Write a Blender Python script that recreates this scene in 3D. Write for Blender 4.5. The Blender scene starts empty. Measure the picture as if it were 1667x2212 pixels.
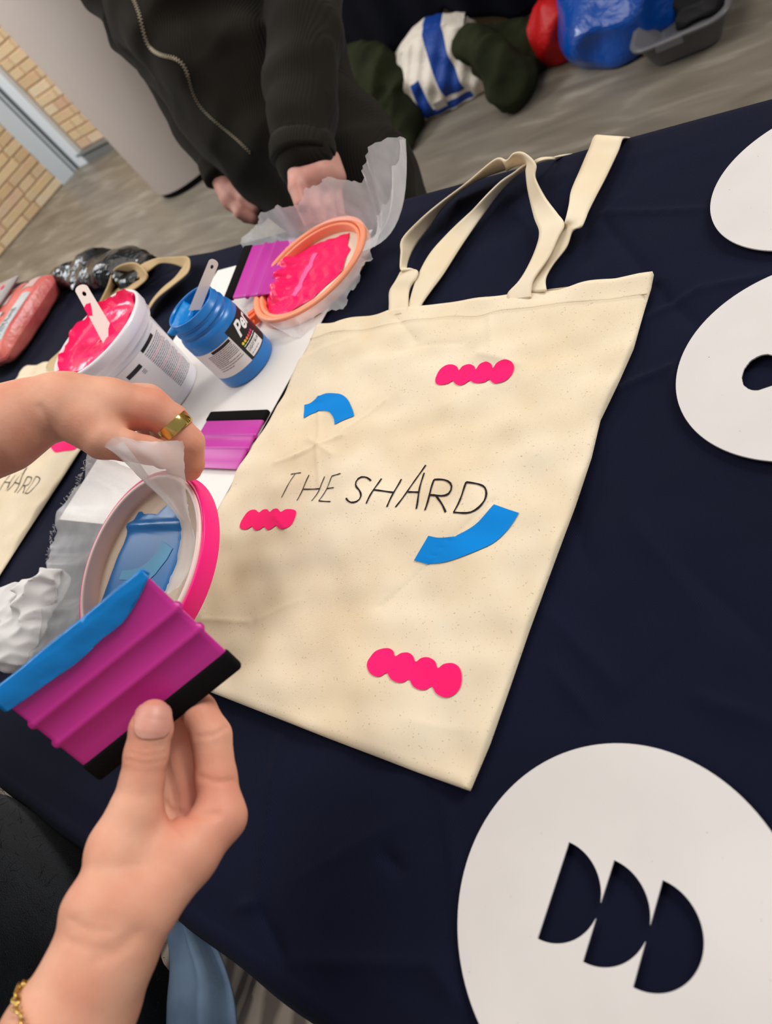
import bpy, bmesh, math, random
import numpy as np
from mathutils import Matrix, Vector

random.seed(7); rng = np.random.default_rng(7)
scene = bpy.context.scene
C = scene.collection

# ------------------------------------------------------------------ camera
W, H, F = 1667.0, 2212.0, 1650.0
RW = np.array([[0.74381158, 0.06438117, -0.66528145],
               [0.38841222, -0.85167081, 0.35184197],
               [-0.54394879, -0.52010757, -0.65848904]])      # rows: world axes in (right, down, forward)
CAM = np.array([0.0, 0.0, 1.15])
TZ = 0.74                                                      # table height
cam_d = bpy.data.cameras.new('camera')
cam = bpy.data.objects.new('camera', cam_d); C.objects.link(cam)
M4 = Matrix.Identity(4)
for i in range(3):
    M4[i][0] = RW[i, 0]; M4[i][1] = -RW[i, 1]; M4[i][2] = -RW[i, 2]; M4[i][3] = CAM[i]
cam.matrix_world = M4
cam_d.sensor_fit = 'VERTICAL'; cam_d.sensor_height = 36.0
cam_d.lens = F / H * 36.0
cam_d.clip_start = 0.02; cam_d.clip_end = 60
cam_d.dof.use_dof = True; cam_d.dof.focus_distance = 0.60; cam_d.dof.aperture_fstop = 8.0
scene.camera = cam

# ------------------------------------------------------------------ light
world = bpy.data.worlds.new('hall'); scene.world = world
world.use_nodes = True
bg = world.node_tree.nodes['Background']
bg.inputs['Color'].default_value = (0.93, 0.96, 1.0, 1); bg.inputs['Strength'].default_value = 0.34

def area(name, loc, target, size, energy, col=(1, 1, 1)):
    d = bpy.data.lights.new(name, 'AREA'); d.shape = 'RECTANGLE'
    d.size, d.size_y = size; d.energy = energy; d.color = col
    o = bpy.data.objects.new(name, d); C.objects.link(o)
    o.location = loc
    o.rotation_euler = (Vector(target) - Vector(loc)).to_track_quat('-Z', 'Y').to_euler()
    return o
area('daylight_window', (2.2, 4.2, 3.6), (-0.4, 0.3, 0.7), (2.4, 2.0), 375, (1.0, 0.985, 0.96))
area('ceiling_light', (-1.6, 0.4, 3.9), (-1.2, 0.6, 0), (3.0, 2.0), 60, (1.0, 0.95, 0.88))
area('hall_window', (-4.4, 0.6, 3.2), (-4.6, 2.6, 0.2), (1.6, 1.4), 110, (0.95, 0.98, 1.0))

scene.view_settings.view_transform = 'Standard'
scene.view_settings.look = 'None'
scene.view_settings.exposure = 0.0
scene.view_settings.gamma = 1.0
scene.view_settings.use_curve_mapping = False

# ------------------------------------------------------------------ geometry helpers
def V(px, py, z):
    """pixel + depth along the lens axis -> world point"""
    c = np.array([(px - W / 2) / F * z, (py - H / 2) / F * z, z])
    return RW @ c + CAM
def T(px, py, h=TZ):
    """pixel -> world point on the horizontal plane z = h"""
    d = RW @ np.array([(px - W / 2) / F, (py - H / 2) / F, 1.0])
    return d * ((h - CAM[2]) / d[2]) + CAM
def TY(px, py, y):
    d = RW @ np.array([(px - W / 2) / F, (py - H / 2) / F, 1.0])
    return d * (y / d[1]) + CAM
def PL(px, py, c, n):
    d = RW @ np.array([(px - W / 2) / F, (py - H / 2) / F, 1.0])
    return d * (((np.asarray(c) - CAM) @ n) / (d @ n)) + CAM
def depth(p):
    return float((RW.T @ (np.asarray(p) - CAM))[2])
def J(px, py, z, r):
    p = V(px, py, z); return (p[0], p[1], p[2], r * z / F)

def mesh_obj(name, verts, faces, mat=None, parent=None, smooth=True):
    me = bpy.data.meshes.new(name)
    me.from_pydata([tuple(map(float, v)) for v in verts], [], [tuple(int(i) for i in f) for f in faces])
    me.validate(); me.update()
    if smooth: me.polygons.foreach_set('use_smooth', [True] * len(me.polygons))
    o = bpy.data.objects.new(name, me); C.objects.link(o)
    if mat: me.materials.append(mat)
    attach(o, parent)
    return o
def attach(o, parent):
    if parent:
        o.parent = parent
        if not parent.get('_local'): o.matrix_parent_inverse = Matrix.Translation(-parent.location)
def thing(name, label, cat, loc=(0, 0, 0), group=None):
    o = bpy.data.objects.new(name, None); C.objects.link(o)
    o.empty_display_size = 0.05; o.location = tuple(map(float, loc))
    tag(o, label, cat, group)
    return o
def tag(o, label=None, cat=None, group=None, kind=None):
    if label: o['label'] = label
    if cat: o['category'] = cat
    if group: o['group'] = group
    if kind: o['kind'] = kind
    return o
def struct(o, label=None):
    o['kind'] = 'structure'
    if label: o['label'] = label
    return o
def solidify(o, t, off=0.0):
    m = o.modifiers.new('thickness', 'SOLIDIFY'); m.thickness = t; m.offset = off
    return o

def box(sx, sy, sz, c=(0, 0, 0)):
    x, y, z = sx / 2, sy / 2, sz / 2
    v = [(c[0] + a * x, c[1] + b * y, c[2] + d * z) for a, b, d in
         [(-1, -1, -1), (1, -1, -1), (1, 1, -1), (-1, 1, -1), (-1, -1, 1), (1, -1, 1), (1, 1, 1), (-1, 1, 1)]]
    f = [(0, 3, 2, 1), (4, 5, 6, 7), (0, 1, 5, 4), (1, 2, 6, 5), (2, 3, 7, 6), (3, 0, 4, 7)]
    return v, f
def join(parts):
    vs, fs = [], []
    for v, f in parts:
        n = len(vs); vs += [tuple(p) for p in v]; fs += [tuple(i + n for i in q) for q in f]
    return vs, fs
def xf(vf, M=None, o=(0, 0, 0)):
    v, f = vf; v = np.asarray(v, float)
    if M is not None: v = v @ np.asarray(M).T
    return v + np.asarray(o), f
def bevel(o, w=0.002, seg=2):
    m = o.modifiers.new('bevel', 'BEVEL'); m.width = w; m.segments = seg; m.limit_method = 'ANGLE'
    return o

def catmull(P, n):
    """P: (m, ...) control rows -> Catmull-Rom sampled"""
    P = np.asarray(P, float); m = len(P)
    if m == 2:
        t = np.linspace(0, 1, n * 1 + 1).reshape(-1, *([1] * (P.ndim - 1)))
        return P[0] * (1 - t) + P[1] * t
    Q = np.concatenate([[2 * P[0] - P[1]], P, [2 * P[-1] - P[-2]]])
    out = []
    for i in range(m - 1):
        p0, p1, p2, p3 = Q[i:i + 4]
        for k in range(n):
            t = k / n
            out.append(0.5 * (2 * p1 + (p2 - p0) * t + (2 * p0 - 5 * p1 + 4 * p2 - p3) * t * t + (3 * p1 - p0 - 3 * p2 + p3) * t ** 3))
    out.append(P[-1])
    return np.array(out)
def grid_faces(m, n, wrap=False):
    f = []
    for i in range(m - 1):
        for j in range(n if wrap else n - 1):
            a = i * n + j; b = i * n + (j + 1) % n
            f.append((a, b, b + n, a + n))
    return f
def loft(rows, nu=6, nv=6, jag=0.0, wav=None):
    """rows of control points -> smooth sheet (verts, faces)"""
    G = catmull(np.asarray(rows, float), nu)
    G = np.swapaxes(catmull(np.swapaxes(G, 0, 1), nv), 0, 1)
    if wav is not None: G = wav(G)
    if jag:
        G[0] += rng.normal(0, jag, G[0].shape); G[-1] += rng.normal(0, jag, G[-1].shape)
        G[:, 0] += rng.normal(0, jag, G[:, 0].shape); G[:, -1] += rng.normal(0, jag, G[:, -1].shape)
    m, n = G.shape[:2]
    return G.reshape(-1, 3), grid_faces(m, n)
def tube(path, r, n=8, closed=False):
    P = np.asarray(path, float); m = len(P)
    rr = np.broadcast_to(np.asarray(r, float), (m,))
    tan = np.gradient(P, axis=0)
    if closed: tan = np.roll(P, -1, 0) - np.roll(P, 1, 0)
    up = np.array([0.13, 0.21, 1.0]); vs = []
    for i in range(m):
        t = tan[i] / (np.linalg.norm(tan[i]) + 1e-12)
        a = np.cross(t, up); a /= np.linalg.norm(a) + 1e-12; b = np.cross(t, a)
        for k in range(n):
            w = 2 * math.pi * k / n
            vs.append(P[i] + rr[i] * (math.cos(w) * a + math.sin(w) * b))
    f = grid_faces(m, n, True)
    if closed: f += [((m - 1) * n + j, (m - 1) * n + (j + 1) % n, (j + 1) % n, j) for j in range(n)]
    else:
        f.append(tuple(range(n))[::-1]); f.append(tuple((m - 1) * n + k for k in range(n)))
    return vs, f
def lathe(prof, n=64, a0=0.0, a1=2 * math.pi, closed_prof=False):
    """profile (r, z) turned about z"""
    full = abs(a1 - a0 - 2 * math.pi) < 1e-6
    k = n if full else n + 1
    vs = []
    for r, z in prof:
        for j in range(k):
            a = a0 + (a1 - a0) * j / n
            vs.append((r * math.cos(a), r * math.sin(a), z))
    f = [q[::-1] if False else q for q in grid_faces(len(prof), k, full)]
    if closed_prof:
        m = len(prof)
        f += [((m - 1) * k + j, (m - 1) * k + (j + 1) % k, (j + 1) % k, j) for j in range(k if full else k - 1)]
    return vs, f
def curve_fill(loops, thick):
    """closed 2D loops (first outer, others holes) -> filled prism mesh (verts, faces) from z=0 to thick"""
    cu = bpy.data.curves.new('tmp', 'CURVE'); cu.dimensions = '2D'; cu.fill_mode = 'BOTH'
    cu.extrude = thick / 2
    for L in loops:
        s = cu.splines.new('POLY'); s.points.add(len(L) - 1); s.use_cyclic_u = True
        for p, q in zip(s.points, L): p.co = (q[0], q[1], 0, 1)
    o = bpy.data.objects.new('tmp', cu); C.objects.link(o)
    dg = bpy.context.evaluated_depsgraph_get()
    me = bpy.data.meshes.new_from_object(o.evaluated_get(dg))
    v = [(p.co.x, p.co.y, p.co.z + thick / 2) for p in me.vertices]
    f = [tuple(p.vertices) for p in me.polygons]
    bpy.data.objects.remove(o); bpy.data.curves.remove(cu); bpy.data.meshes.remove(me)
    return v, f
def slice_grid(vf, step):
    """cut a flat polygon mesh along a grid so it can follow an uneven surface"""
    bm = bmesh.new()
    bv = [bm.verts.new(tuple(map(float, p))) for p in vf[0]]
    for q in vf[1]:
        try: bm.faces.new([bv[i] for i in q])
        except ValueError: pass
    P = np.asarray(vf[0])
    for ax in (0, 1):
        lo, hi = P[:, ax].min(), P[:, ax].max()
        x = math.floor(lo / step) * step + step
        while x < hi:
            co = [0, 0, 0]; no = [0, 0, 0]; co[ax] = x; no[ax] = 1
            bmesh.ops.bisect_plane(bm, geom=bm.verts[:] + bm.edges[:] + bm.faces[:], plane_co=co, plane_no=no, dist=1e-7)
            x += step
    bm.verts.index_update()
    v = [tuple(p.co) for p in bm.verts]; f = [tuple(p.index for p in q.verts) for q in bm.faces]
    bm.free(); return v, f
def flat_fill(loops):
    v, f = curve_fill(loops, 0.0); return v, f
def text_mesh(s, size, shear=0.0, bold=0.0):
    cu = bpy.data.curves.new('tmp', 'FONT'); cu.body = s; cu.size = size; cu.shear = shear; cu.offset = bold
    cu.align_x = 'LEFT'
    o = bpy.data.objects.new('tmp', cu); C.objects.link(o)
    dg = bpy.context.evaluated_depsgraph_get()
    me = bpy.data.meshes.new_from_object(o.evaluated_get(dg))
    v = [(p.co.x, p.co.y, 0) for p in me.vertices]; f = [tuple(p.vertices) for p in me.polygons]
    bpy.data.objects.remove(o); bpy.data.curves.remove(cu); bpy.data.meshes.remove(me)
    return v, f

# ---- implicit bodies: tapered capsules blended together, turned into one surface
_wk = rng.normal(0, 1, (40, 3)); _wp = rng.uniform(0, 6.28, 40)
def wob(X, Y, Z, freq, n=8, s=0):
    o = 0
    for i in range(s, s + n):
        k = _wk[i % 40] * freq
        o = o + np.sin(k[0] * X + k[1] * Y + k[2] * Z + _wp[i % 40])
    return o / n
def smin(a, b, k):
    h = np.clip(0.5 + 0.5 * (b - a) / k, 0, 1)
    return b + (a - b) * h - k * h * (1 - h)
def seg_d(X, Y, Z, a, b):
    ax, ay, az, ra = a; bx, by, bz, rb = b
    dx, dy, dz = bx - ax, by - ay, bz - az
    L = dx * dx + dy * dy + dz * dz + 1e-12
    t = np.clip(((X - ax) * dx + (Y - ay) * dy + (Z - az) * dz) / L, 0, 1)
    return np.sqrt((X - ax - t * dx) ** 2 + (Y - ay - t * dy) ** 2 + (Z - az - t * dz) ** 2) - (ra + (rb - ra) * t)
def ell_d(X, Y, Z, c, M, r):
    M = np.asarray(M)
    q = [((X - c[0]) * M[i][0] + (Y - c[1]) * M[i][1] + (Z - c[2]) * M[i][2]) for i in range(3)]
    k0 = np.sqrt((q[0] / r[0]) ** 2 + (q[1] / r[1]) ** 2 + (q[2] / r[2]) ** 2)
    k1 = np.sqrt((q[0] / r[0] ** 2) ** 2 + (q[1] / r[1] ** 2) ** 2 + (q[2] / r[2] ** 2) ** 2) + 1e-9
    return k0 * (k0 - 1) / k1
I3 = np.eye(3)
def make_sdf(groups, kj=0.006, grooves=(), extra=None):
    """groups: list of (k, [chain, ...]); a chain is a list of (x,y,z,r), or ('e', c, M, r)"""
    def fn(X, Y, Z):
        D = None
        for k, chains in groups:
            d = None
            for ch in chains:
                if ch[0] == 'e':
                    e = ell_d(X, Y, Z, *ch[1:])
                else:
                    e = None
                    for a, b in zip(ch[:-1], ch[1:]):
                        s = seg_d(X, Y, Z, a, b)
                        e = s if e is None else smin(e, s, 0.25 * min(a[3], b[3]))
                d = e if d is None else smin(d, e, k)
            D = d if D is None else smin(D, d, kj)
        for line, w, dep in grooves:
            g = None
            for a, b in zip(line[:-1], line[1:]):
                s = seg_d(X, Y, Z, (*a, 0), (*b, 0)); g = s if g is None else np.minimum(g, s)
            D = D + dep * np.exp(-(g / w) ** 2)
        if extra: D = extra(X, Y, Z, D)
        return D
    return fn
def bounds(groups, pad):
    lo, hi = np.full(3, 1e9), np.full(3, -1e9)
    for k, chains in groups:
        for ch in chains:
            if ch[0] == 'e':
                r = max(ch[3]); lo = np.minimum(lo, np.array(ch[1]) - r); hi = np.maximum(hi, np.array(ch[1]) + r)
            else:
                for p in ch:
                    lo = np.minimum(lo, np.array(p[:3]) - p[3]); hi = np.maximum(hi, np.array(p[:3]) + p[3])
    return lo - pad, hi + pad
def surface(fn, lo, hi, h, margin=0.01):
    """surface nets"""
    lo = np.asarray(lo, float); n = np.ceil((np.asarray(hi) - lo) / h).astype(int) + 2
    ax = [(lo[i] + h * np.arange(n[i])).astype(np.float32) for i in range(3)]
    D = np.ones(n, np.float32); bs = 18
    nb = [range(0, n[q], bs) for q in range(3)]
    cc = [np.array([0.5 * (ax[q][i] + ax[q][min(i + bs, n[q]) - 1]) for i in nb[q]], np.float32) for q in range(3)]
    CX, CY, CZ_ = np.meshgrid(*cc, indexing='ij'); DC = fn(CX, CY, CZ_)
    lim = 0.87 * bs * h * 1.25 + margin
    for a, i in enumerate(nb[0]):
        for b, j in enumerate(nb[1]):
            for c, k in enumerate(nb[2]):
                if abs(DC[a, b, c]) > lim: D[i:i + bs, j:j + bs, k:k + bs] = DC[a, b, c]
                else:
                    X, Y, Z = np.meshgrid(ax[0][i:i + bs], ax[1][j:j + bs], ax[2][k:k + bs], indexing='ij')
                    D[i:i + bs, j:j + bs, k:k + bs] = fn(X, Y, Z)
    S = D < 0
    cn = tuple(n - 1)
    cnt = np.zeros(cn, np.int8); 
    c8 = np.zeros(cn, np.int8)
    for a in (0, 1):
        for b in (0, 1):
            for c in (0, 1):
                c8 += S[a:a + cn[0], b:b + cn[1], c:c + cn[2]]
    act = (c8 > 0) & (c8 < 8)
    idx = np.argwhere(act); vid = np.full(cn, -1, np.int32); vid[act] = np.arange(len(idx))
    pos = np.zeros((len(idx), 3)); num = np.zeros(len(idx))
    i, j, k = idx.T
    for axis in range(3):
        o1, o2 = [q for q in range(3) if q != axis]
        for a in (0, 1):
            for b in (0, 1):
                off = [0, 0, 0]; off[o1] = a; off[o2] = b; off2 = list(off); off2[axis] = 1
                d0 = D[i + off[0], j + off[1], k + off[2]]; d1 = D[i + off2[0], j + off2[1], k + off2[2]]
                m = (d0 < 0) != (d1 < 0)
                t = np.where(m, d0 / np.where(m, d0 - d1, 1), 0)
                p = np.tile(np.array(off, float), (len(idx), 1)); p[:, axis] = t
                pos[m] += p[m]; num[m] += 1
    pos = lo + h * (idx + pos / num[:, None])
    faces = []
    for axis in range(3):
        o1, o2 = (axis + 1) % 3, (axis + 2) % 3
        sl0 = [slice(None)] * 3; sl1 = [slice(None)] * 3
        sl0[axis] = slice(0, -1); sl1[axis] = slice(1, None)
        ch = S[tuple(sl0)] != S[tuple(sl1)]
        e = np.argwhere(ch)
        e = e[(e[:, o1] > 0) & (e[:, o2] > 0) & (e[:, o1] < cn[o1]) & (e[:, o2] < cn[o2])]
        if not len(e): continue
        ins = S[tuple(e.T)]
        q = []
        for da, db in ((0, 0), (-1, 0), (-1, -1), (0, -1)):
            g = e.copy(); g[:, o1] += da; g[:, o2] += db
            q.append(vid[tuple(g.T)])
        q = np.stack(q, 1)
        q[~ins] = q[~ins][:, ::-1]
        faces.append(q[(q >= 0).all(1)])
    faces = np.concatenate(faces)
    return pos, faces
def sdf_obj(name, groups, h, mat, parent=None, kj=0.006, grooves=(), extra=None, pad=0.01, clip=None):
    fn = make_sdf(groups, kj, grooves, extra)
    lo, hi = bounds(groups, pad + 2 * h + 0.01)
    if clip: lo = np.maximum(lo, clip[0]); hi = np.minimum(hi, clip[1])
    v, f = surface(fn, lo, hi, h, 0.035)
    o = fast_obj(name, v, f, mat, parent)
    return o, fn
def fast_obj(name, v, f, mat, parent=None):
    me = bpy.data.meshes.new(name)
    me.vertices.add(len(v)); me.vertices.foreach_set('co', np.asarray(v, np.float32).ravel())
    f = np.asarray(f); me.loops.add(f.size); me.loops.foreach_set('vertex_index', f.ravel().astype(np.int32))
    me.polygons.add(len(f))
    me.polygons.foreach_set('loop_start', (np.arange(len(f)) * f.shape[1]).astype(np.int32))
    me.update(calc_edges=True); me.validate()
    me.polygons.foreach_set('use_smooth', [True] * len(me.polygons))
    if mat: me.materials.append(mat)
    o = bpy.data.objects.new(name, me); C.objects.link(o)
    attach(o, parent)
    return o
def march(fn, px, py, z0, z1, n=400):
    zs = np.linspace(z0, z1, n); P = np.array([V(px, py, z) for z in zs])
    d = fn(P[:, 0], P[:, 1], P[:, 2]); k = np.argmax(d < 0)
    return P[k] if d[k] < 0 else V(px, py, z1)

# ------------------------------------------------------------------ materials
def srgb(r, g, b):
    return tuple(((c / 255) / 12.92 if c / 255 <= 0.04045 else ((c / 255 + 0.055) / 1.055) ** 2.4) for c in (r, g, b)) + (1,)
def mat(name, col, rough=0.6, var=None, vscale=20, bump=None, spec=0.4, coat=0, sheen=0, sss=0, metal=0, speck=None, transl=0):
    m = bpy.data.materials.new(name); m.use_nodes = True
    nt = m.node_tree; N = nt.nodes; L = nt.links; b = N['Principled BSDF']
    b.inputs['Base Color'].default_value = col; b.inputs['Roughness'].default_value = rough
    b.inputs['Specular IOR Level'].default_value = spec; b.inputs['Metallic'].default_value = metal
    if coat: b.inputs['Coat Weight'].default_value = coat; b.inputs['Coat Roughness'].default_value = 0.08
    if sheen: b.inputs['Sheen Weight'].default_value = sheen; b.inputs['Sheen Roughness'].default_value = 0.5
    if sss:
        b.inputs['Subsurface Weight'].default_value = sss; b.inputs['Subsurface Radius'].default_value = (1, 0.35, 0.2)
        b.inputs['Subsurface Scale'].default_value = 0.004
    tc = N.new('ShaderNodeTexCoord')
    out = None
    if var:
        nz = N.new('ShaderNodeTexNoise'); nz.inputs['Scale'].default_value = vscale; nz.inputs['Detail'].default_value = 4
        L.new(tc.outputs['Object'], nz.inputs['Vector'])
        cr = N.new('ShaderNodeValToRGB')
        cr.color_ramp.elements[0].color = col; cr.color_ramp.elements[1].color = var
        cr.color_ramp.elements[0].position = 0.35; cr.color_ramp.elements[1].position = 0.65
        L.new(nz.outputs['Fac'], cr.inputs['Fac']); out = cr.outputs['Color']
    if speck:
        scol, sscale, thr = speck
        s = N.new('ShaderNodeTexNoise'); s.inputs['Scale'].default_value = sscale; s.inputs['Detail'].default_value = 2
        L.new(tc.outputs['Object'], s.inputs['Vector'])
        r = N.new('ShaderNodeValToRGB'); r.color_ramp.elements[0].position = thr; r.color_ramp.elements[1].position = thr + 0.05
        L.new(s.outputs['Fac'], r.inputs['Fac'])
        mx = N.new('ShaderNodeMix'); mx.data_type = 'RGBA'
        L.new(r.outputs['Color'], mx.inputs[0])
        if out: L.new(out, mx.inputs[6])
        else: mx.inputs[6].default_value = col
        mx.inputs[7].default_value = scol
        out = mx.outputs[2]
    if out: L.new(out, b.inputs['Base Color'])
    if bump:
        kind, sc, dist = bump
        if kind == 'noise':
            t = N.new('ShaderNodeTexNoise'); t.inputs['Scale'].default_value = sc; t.inputs['Detail'].default_value = 3; ho = t.outputs['Fac']
            L.new(tc.outputs['Object'], t.inputs['Vector'])
        elif kind == 'weave':
            t1 = N.new('ShaderNodeTexWave'); t2 = N.new('ShaderNodeTexWave')
            t1.bands_direction = 'X'; t2.bands_direction = 'Y'
            ad = N.new('ShaderNodeMath'); ad.operation = 'MULTIPLY'
            for t in (t1, t2):
                t.inputs['Scale'].default_value = sc; t.inputs['Distortion'].default_value = 1.5; t.inputs['Detail'].default_value = 1
                L.new(tc.outputs['Object'], t.inputs['Vector'])
            L.new(t1.outputs['Fac'], ad.inputs[0]); L.new(t2.outputs['Fac'], ad.inputs[1]); ho = ad.outputs[0]
        elif kind == 'twill':
            t = N.new('ShaderNodeTexWave'); t.bands_direction = 'DIAGONAL'; t.inputs['Scale'].default_value = sc
            t.inputs['Distortion'].default_value = 0.6; ho = t.outputs['Fac']
            L.new(tc.outputs['Object'], t.inputs['Vector'])
        elif kind == 'cord':
            t = N.new('ShaderNodeTexWave'); t.bands_direction = 'X'; t.inputs['Scale'].default_value = sc
            t.inputs['Distortion'].default_value = 1.0; t.inputs['Detail Scale'].default_value = 0.3; ho = t.outputs['Fac']
            L.new(tc.outputs['Object'], t.inputs['Vector'])
        bp = N.new('ShaderNodeBump'); bp.inputs['Distance'].default_value = dist; bp.inputs['Strength'].default_value = 0.6
        L.new(ho, bp.inputs['Height']); L.new(bp.outputs['Normal'], b.inputs['Normal'])
    if transl:
        tr = N.new('ShaderNodeBsdfTranslucent'); tr.inputs['Color'].default_value = col
        ms = N.new('ShaderNodeMixShader'); ms.inputs[0].default_value = transl
        L.new(b.outputs[0], ms.inputs[1]); L.new(tr.outputs[0], ms.inputs[2])
        L.new(ms.outputs[0], N['Material Output'].inputs['Surface'])
    return m
def gauze_mat(name, alpha=0.55, col=(0.86, 0.86, 0.87, 1)):
    m = bpy.data.materials.new(name); m.use_nodes = True
    nt = m.node_tree; N = nt.nodes; L = nt.links; N.remove(N['Principled BSDF'])
    d = N.new('ShaderNodeBsdfDiffuse'); d.inputs['Color'].default_value = col
    t = N.new('ShaderNodeBsdfTranslucent'); t.inputs['Color'].default_value = col
    a = N.new('ShaderNodeMixShader'); a.inputs[0].default_value = 0.45
    L.new(d.outputs[0], a.inputs[1]); L.new(t.outputs[0], a.inputs[2])
    g = N.new('ShaderNodeBsdfGlossy'); g.inputs['Roughness'].default_value = 0.35
    a2 = N.new('ShaderNodeMixShader'); a2.inputs[0].default_value = 0.06
    L.new(a.outputs[0], a2.inputs[1]); L.new(g.outputs[0], a2.inputs[2])
    tr = N.new('ShaderNodeBsdfTransparent')
    tc = N.new('ShaderNodeTexCoord'); nz = N.new('ShaderNodeTexNoise'); nz.inputs['Scale'].default_value = 35
    L.new(tc.outputs['Object'], nz.inputs['Vector'])
    mr = N.new('ShaderNodeMapRange'); mr.inputs['From Min'].default_value = 0.3; mr.inputs['From Max'].default_value = 0.7
    mr.inputs['To Min'].default_value = alpha - 0.06; mr.inputs['To Max'].default_value = alpha + 0.08
    L.new(nz.outputs['Fac'], mr.inputs['Value'])
    ms = N.new('ShaderNodeMixShader')
    L.new(mr.outputs[0], ms.inputs[0]); L.new(tr.outputs[0], ms.inputs[1]); L.new(a2.outputs[0], ms.inputs[2])
    L.new(ms.outputs[0], N['Material Output'].inputs['Surface'])
    return m

def blush(m, col):
    """redder skin at fingertips, knuckles and palm, from a point attribute"""
    nt = m.node_tree; N = nt.nodes; L = nt.links; b = N['Principled BSDF']
    src = b.inputs['Base Color'].links[0].from_socket
    at = N.new('ShaderNodeAttribute'); at.attribute_name = 'blush'; at.attribute_type = 'GEOMETRY'
    mx = N.new('ShaderNodeMix'); mx.data_type = 'RGBA'; mx.inputs[7].default_value = col
    L.new(at.outputs['Fac'], mx.inputs[0]); L.new(src, mx.inputs[6]); L.new(mx.outputs[2], b.inputs['Base Color'])
M = {}
M['canvas'] = mat('cream_canvas', srgb(233, 218, 192), 0.9, var=srgb(226, 206, 174), vscale=12, bump=('weave', 420, 0.00012), spec=0.1, speck=(srgb(186, 162, 126), 650, 0.675))
M['canvas2'] = mat('canvas_strap', srgb(234, 219, 193), 0.9, var=srgb(228, 208, 175), vscale=14, bump=('weave', 420, 0.00012), spec=0.1)
M['canvas_old'] = mat('tan_canvas_strap', srgb(212, 186, 146), 0.9, var=srgb(200, 172, 130), vscale=14, bump=('weave', 420, 0.00012), spec=0.1)
M['thread'] = mat('hem_thread', srgb(196, 170, 130), 0.9)
M['navy'] = mat('navy_twill', srgb(17, 20, 41), 0.85, var=srgb(15, 18, 35), vscale=6, bump=('twill', 420, 0.0003), spec=0.08, sheen=0.02)
M['navy2'] = mat('navy_drape', srgb(12, 13, 22), 0.9, bump=('noise', 60, 0.002), spec=0.1)
M['card'] = mat('grey_white_card', srgb(217, 211, 207), 0.85, var=srgb(210, 204, 200), vscale=12, spec=0.15, speck=(srgb(150, 140, 132), 420, 0.74))
M['paper'] = mat('white_paper', srgb(238, 233, 228), 0.8, var=srgb(232, 226, 220), vscale=4, spec=0.2)
M['pinkprint'] = mat('neon_pink_ink', (1.0, 0.012, 0.16, 1), 0.75, spec=0.15, bump=('weave', 420, 0.0001))
M['blueprint'] = mat('blue_ink', srgb(0, 130, 212), 0.75, spec=0.15, bump=('weave', 420, 0.0001))
M['pen'] = mat('black_pen', srgb(38, 32, 36), 0.8, spec=0.1)
M['pinkpaint'] = mat('wet_neon_pink_paint', (1.0, 0.008, 0.13, 1), 0.22, spec=0.4, bump=('noise', 60, 0.003))
M['pinkpale'] = mat('pale_pink_stencil_gap', srgb(255, 105, 168), 0.4, spec=0.3)
M['bluepaint'] = mat('wet_blue_paint', srgb(0, 128, 206), 0.22, spec=0.4, bump=('noise', 50, 0.002))
M['bluepale'] = mat('pale_blue_stencil_gap', srgb(74, 168, 214), 0.4, spec=0.3)
M['magenta'] = mat('magenta_plastic', srgb(206, 46, 146), 0.38, spec=0.4)
M['purple'] = mat('violet_magenta_plastic', srgb(192, 54, 160), 0.38, spec=0.4)
M['felt'] = mat('black_felt', srgb(20, 17, 18), 0.95, bump=('noise', 900, 0.0006), spec=0.1)
M['skin'] = mat('skin', srgb(224, 168, 140), 0.5, var=srgb(214, 148, 121), vscale=30, bump=('noise', 420, 0.0003), spec=0.3, sss=0.3)
blush(M['skin'], srgb(208, 116, 96)); M['skin'].node_tree.nodes['Principled BSDF'].inputs['Roughness'].default_value = 0.56
M['skin2'] = mat('skin_pink', srgb(214, 160, 146), 0.5, var=srgb(200, 138, 124), vscale=22, spec=0.3, sss=0.2)
M['nail'] = mat('nail', srgb(204, 138, 120), 0.42, spec=0.4, var=srgb(214, 152, 134), vscale=60)
M['gold'] = mat('gold', srgb(214, 184, 104), 0.16, metal=1.0)
M['orange'] = mat('orange_plastic', srgb(255, 160, 120), 0.35, spec=0.5, sss=0.2)
M['orange2'] = mat('deep_orange_plastic', srgb(255, 98, 30), 0.35, spec=0.5)
M['hoopink'] = mat('neon_pink_plastic', (1.0, 0.006, 0.22, 1), 0.4, spec=0.4)
M['hoopale'] = mat('pale_pink_plastic', srgb(240, 214, 206), 0.4, spec=0.4)
M['screen'] = mat('screen_mesh_over_card', srgb(232, 214, 192), 0.7, spec=0.2)
M['gauze'] = gauze_mat('white_gauze', 0.46, (0.94, 0.94, 0.95, 1))
M['gauze2'] = gauze_mat('white_gauze_thick', 0.66, (0.94, 0.94, 0.95, 1))
M['bluefilm'] = mat('thin_blue_paint', srgb(0, 116, 192), 0.32, spec=0.35)
M['tub'] = mat('white_translucent_plastic', srgb(232, 230, 234), 0.3, spec=0.5, sss=0.3)
M['label'] = mat('white_label', srgb(232, 228, 226), 0.5)
M['print_black'] = mat('black_print', srgb(24, 22, 24), 0.5)
M['print_grey'] = mat('grey_print', srgb(110, 108, 114), 0.6)
M['print_red'] = mat('red_print', srgb(224, 120, 130), 0.6)
M['jar'] = mat('blue_jar_plastic', srgb(28, 118, 196), 0.3, spec=0.5)
M['stick'] = mat('white_plastic_stick', srgb(244, 230, 220), 0.4)
M['bagblack'] = mat('black_polythene', srgb(10, 11, 13), 0.2, spec=0.35, bump=('noise', 25, 0.012))
M['pack'] = mat('coral_film', srgb(232, 122, 110), 0.3, spec=0.5, var=srgb(214, 92, 92), vscale=14, bump=('noise', 45, 0.004))
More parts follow.
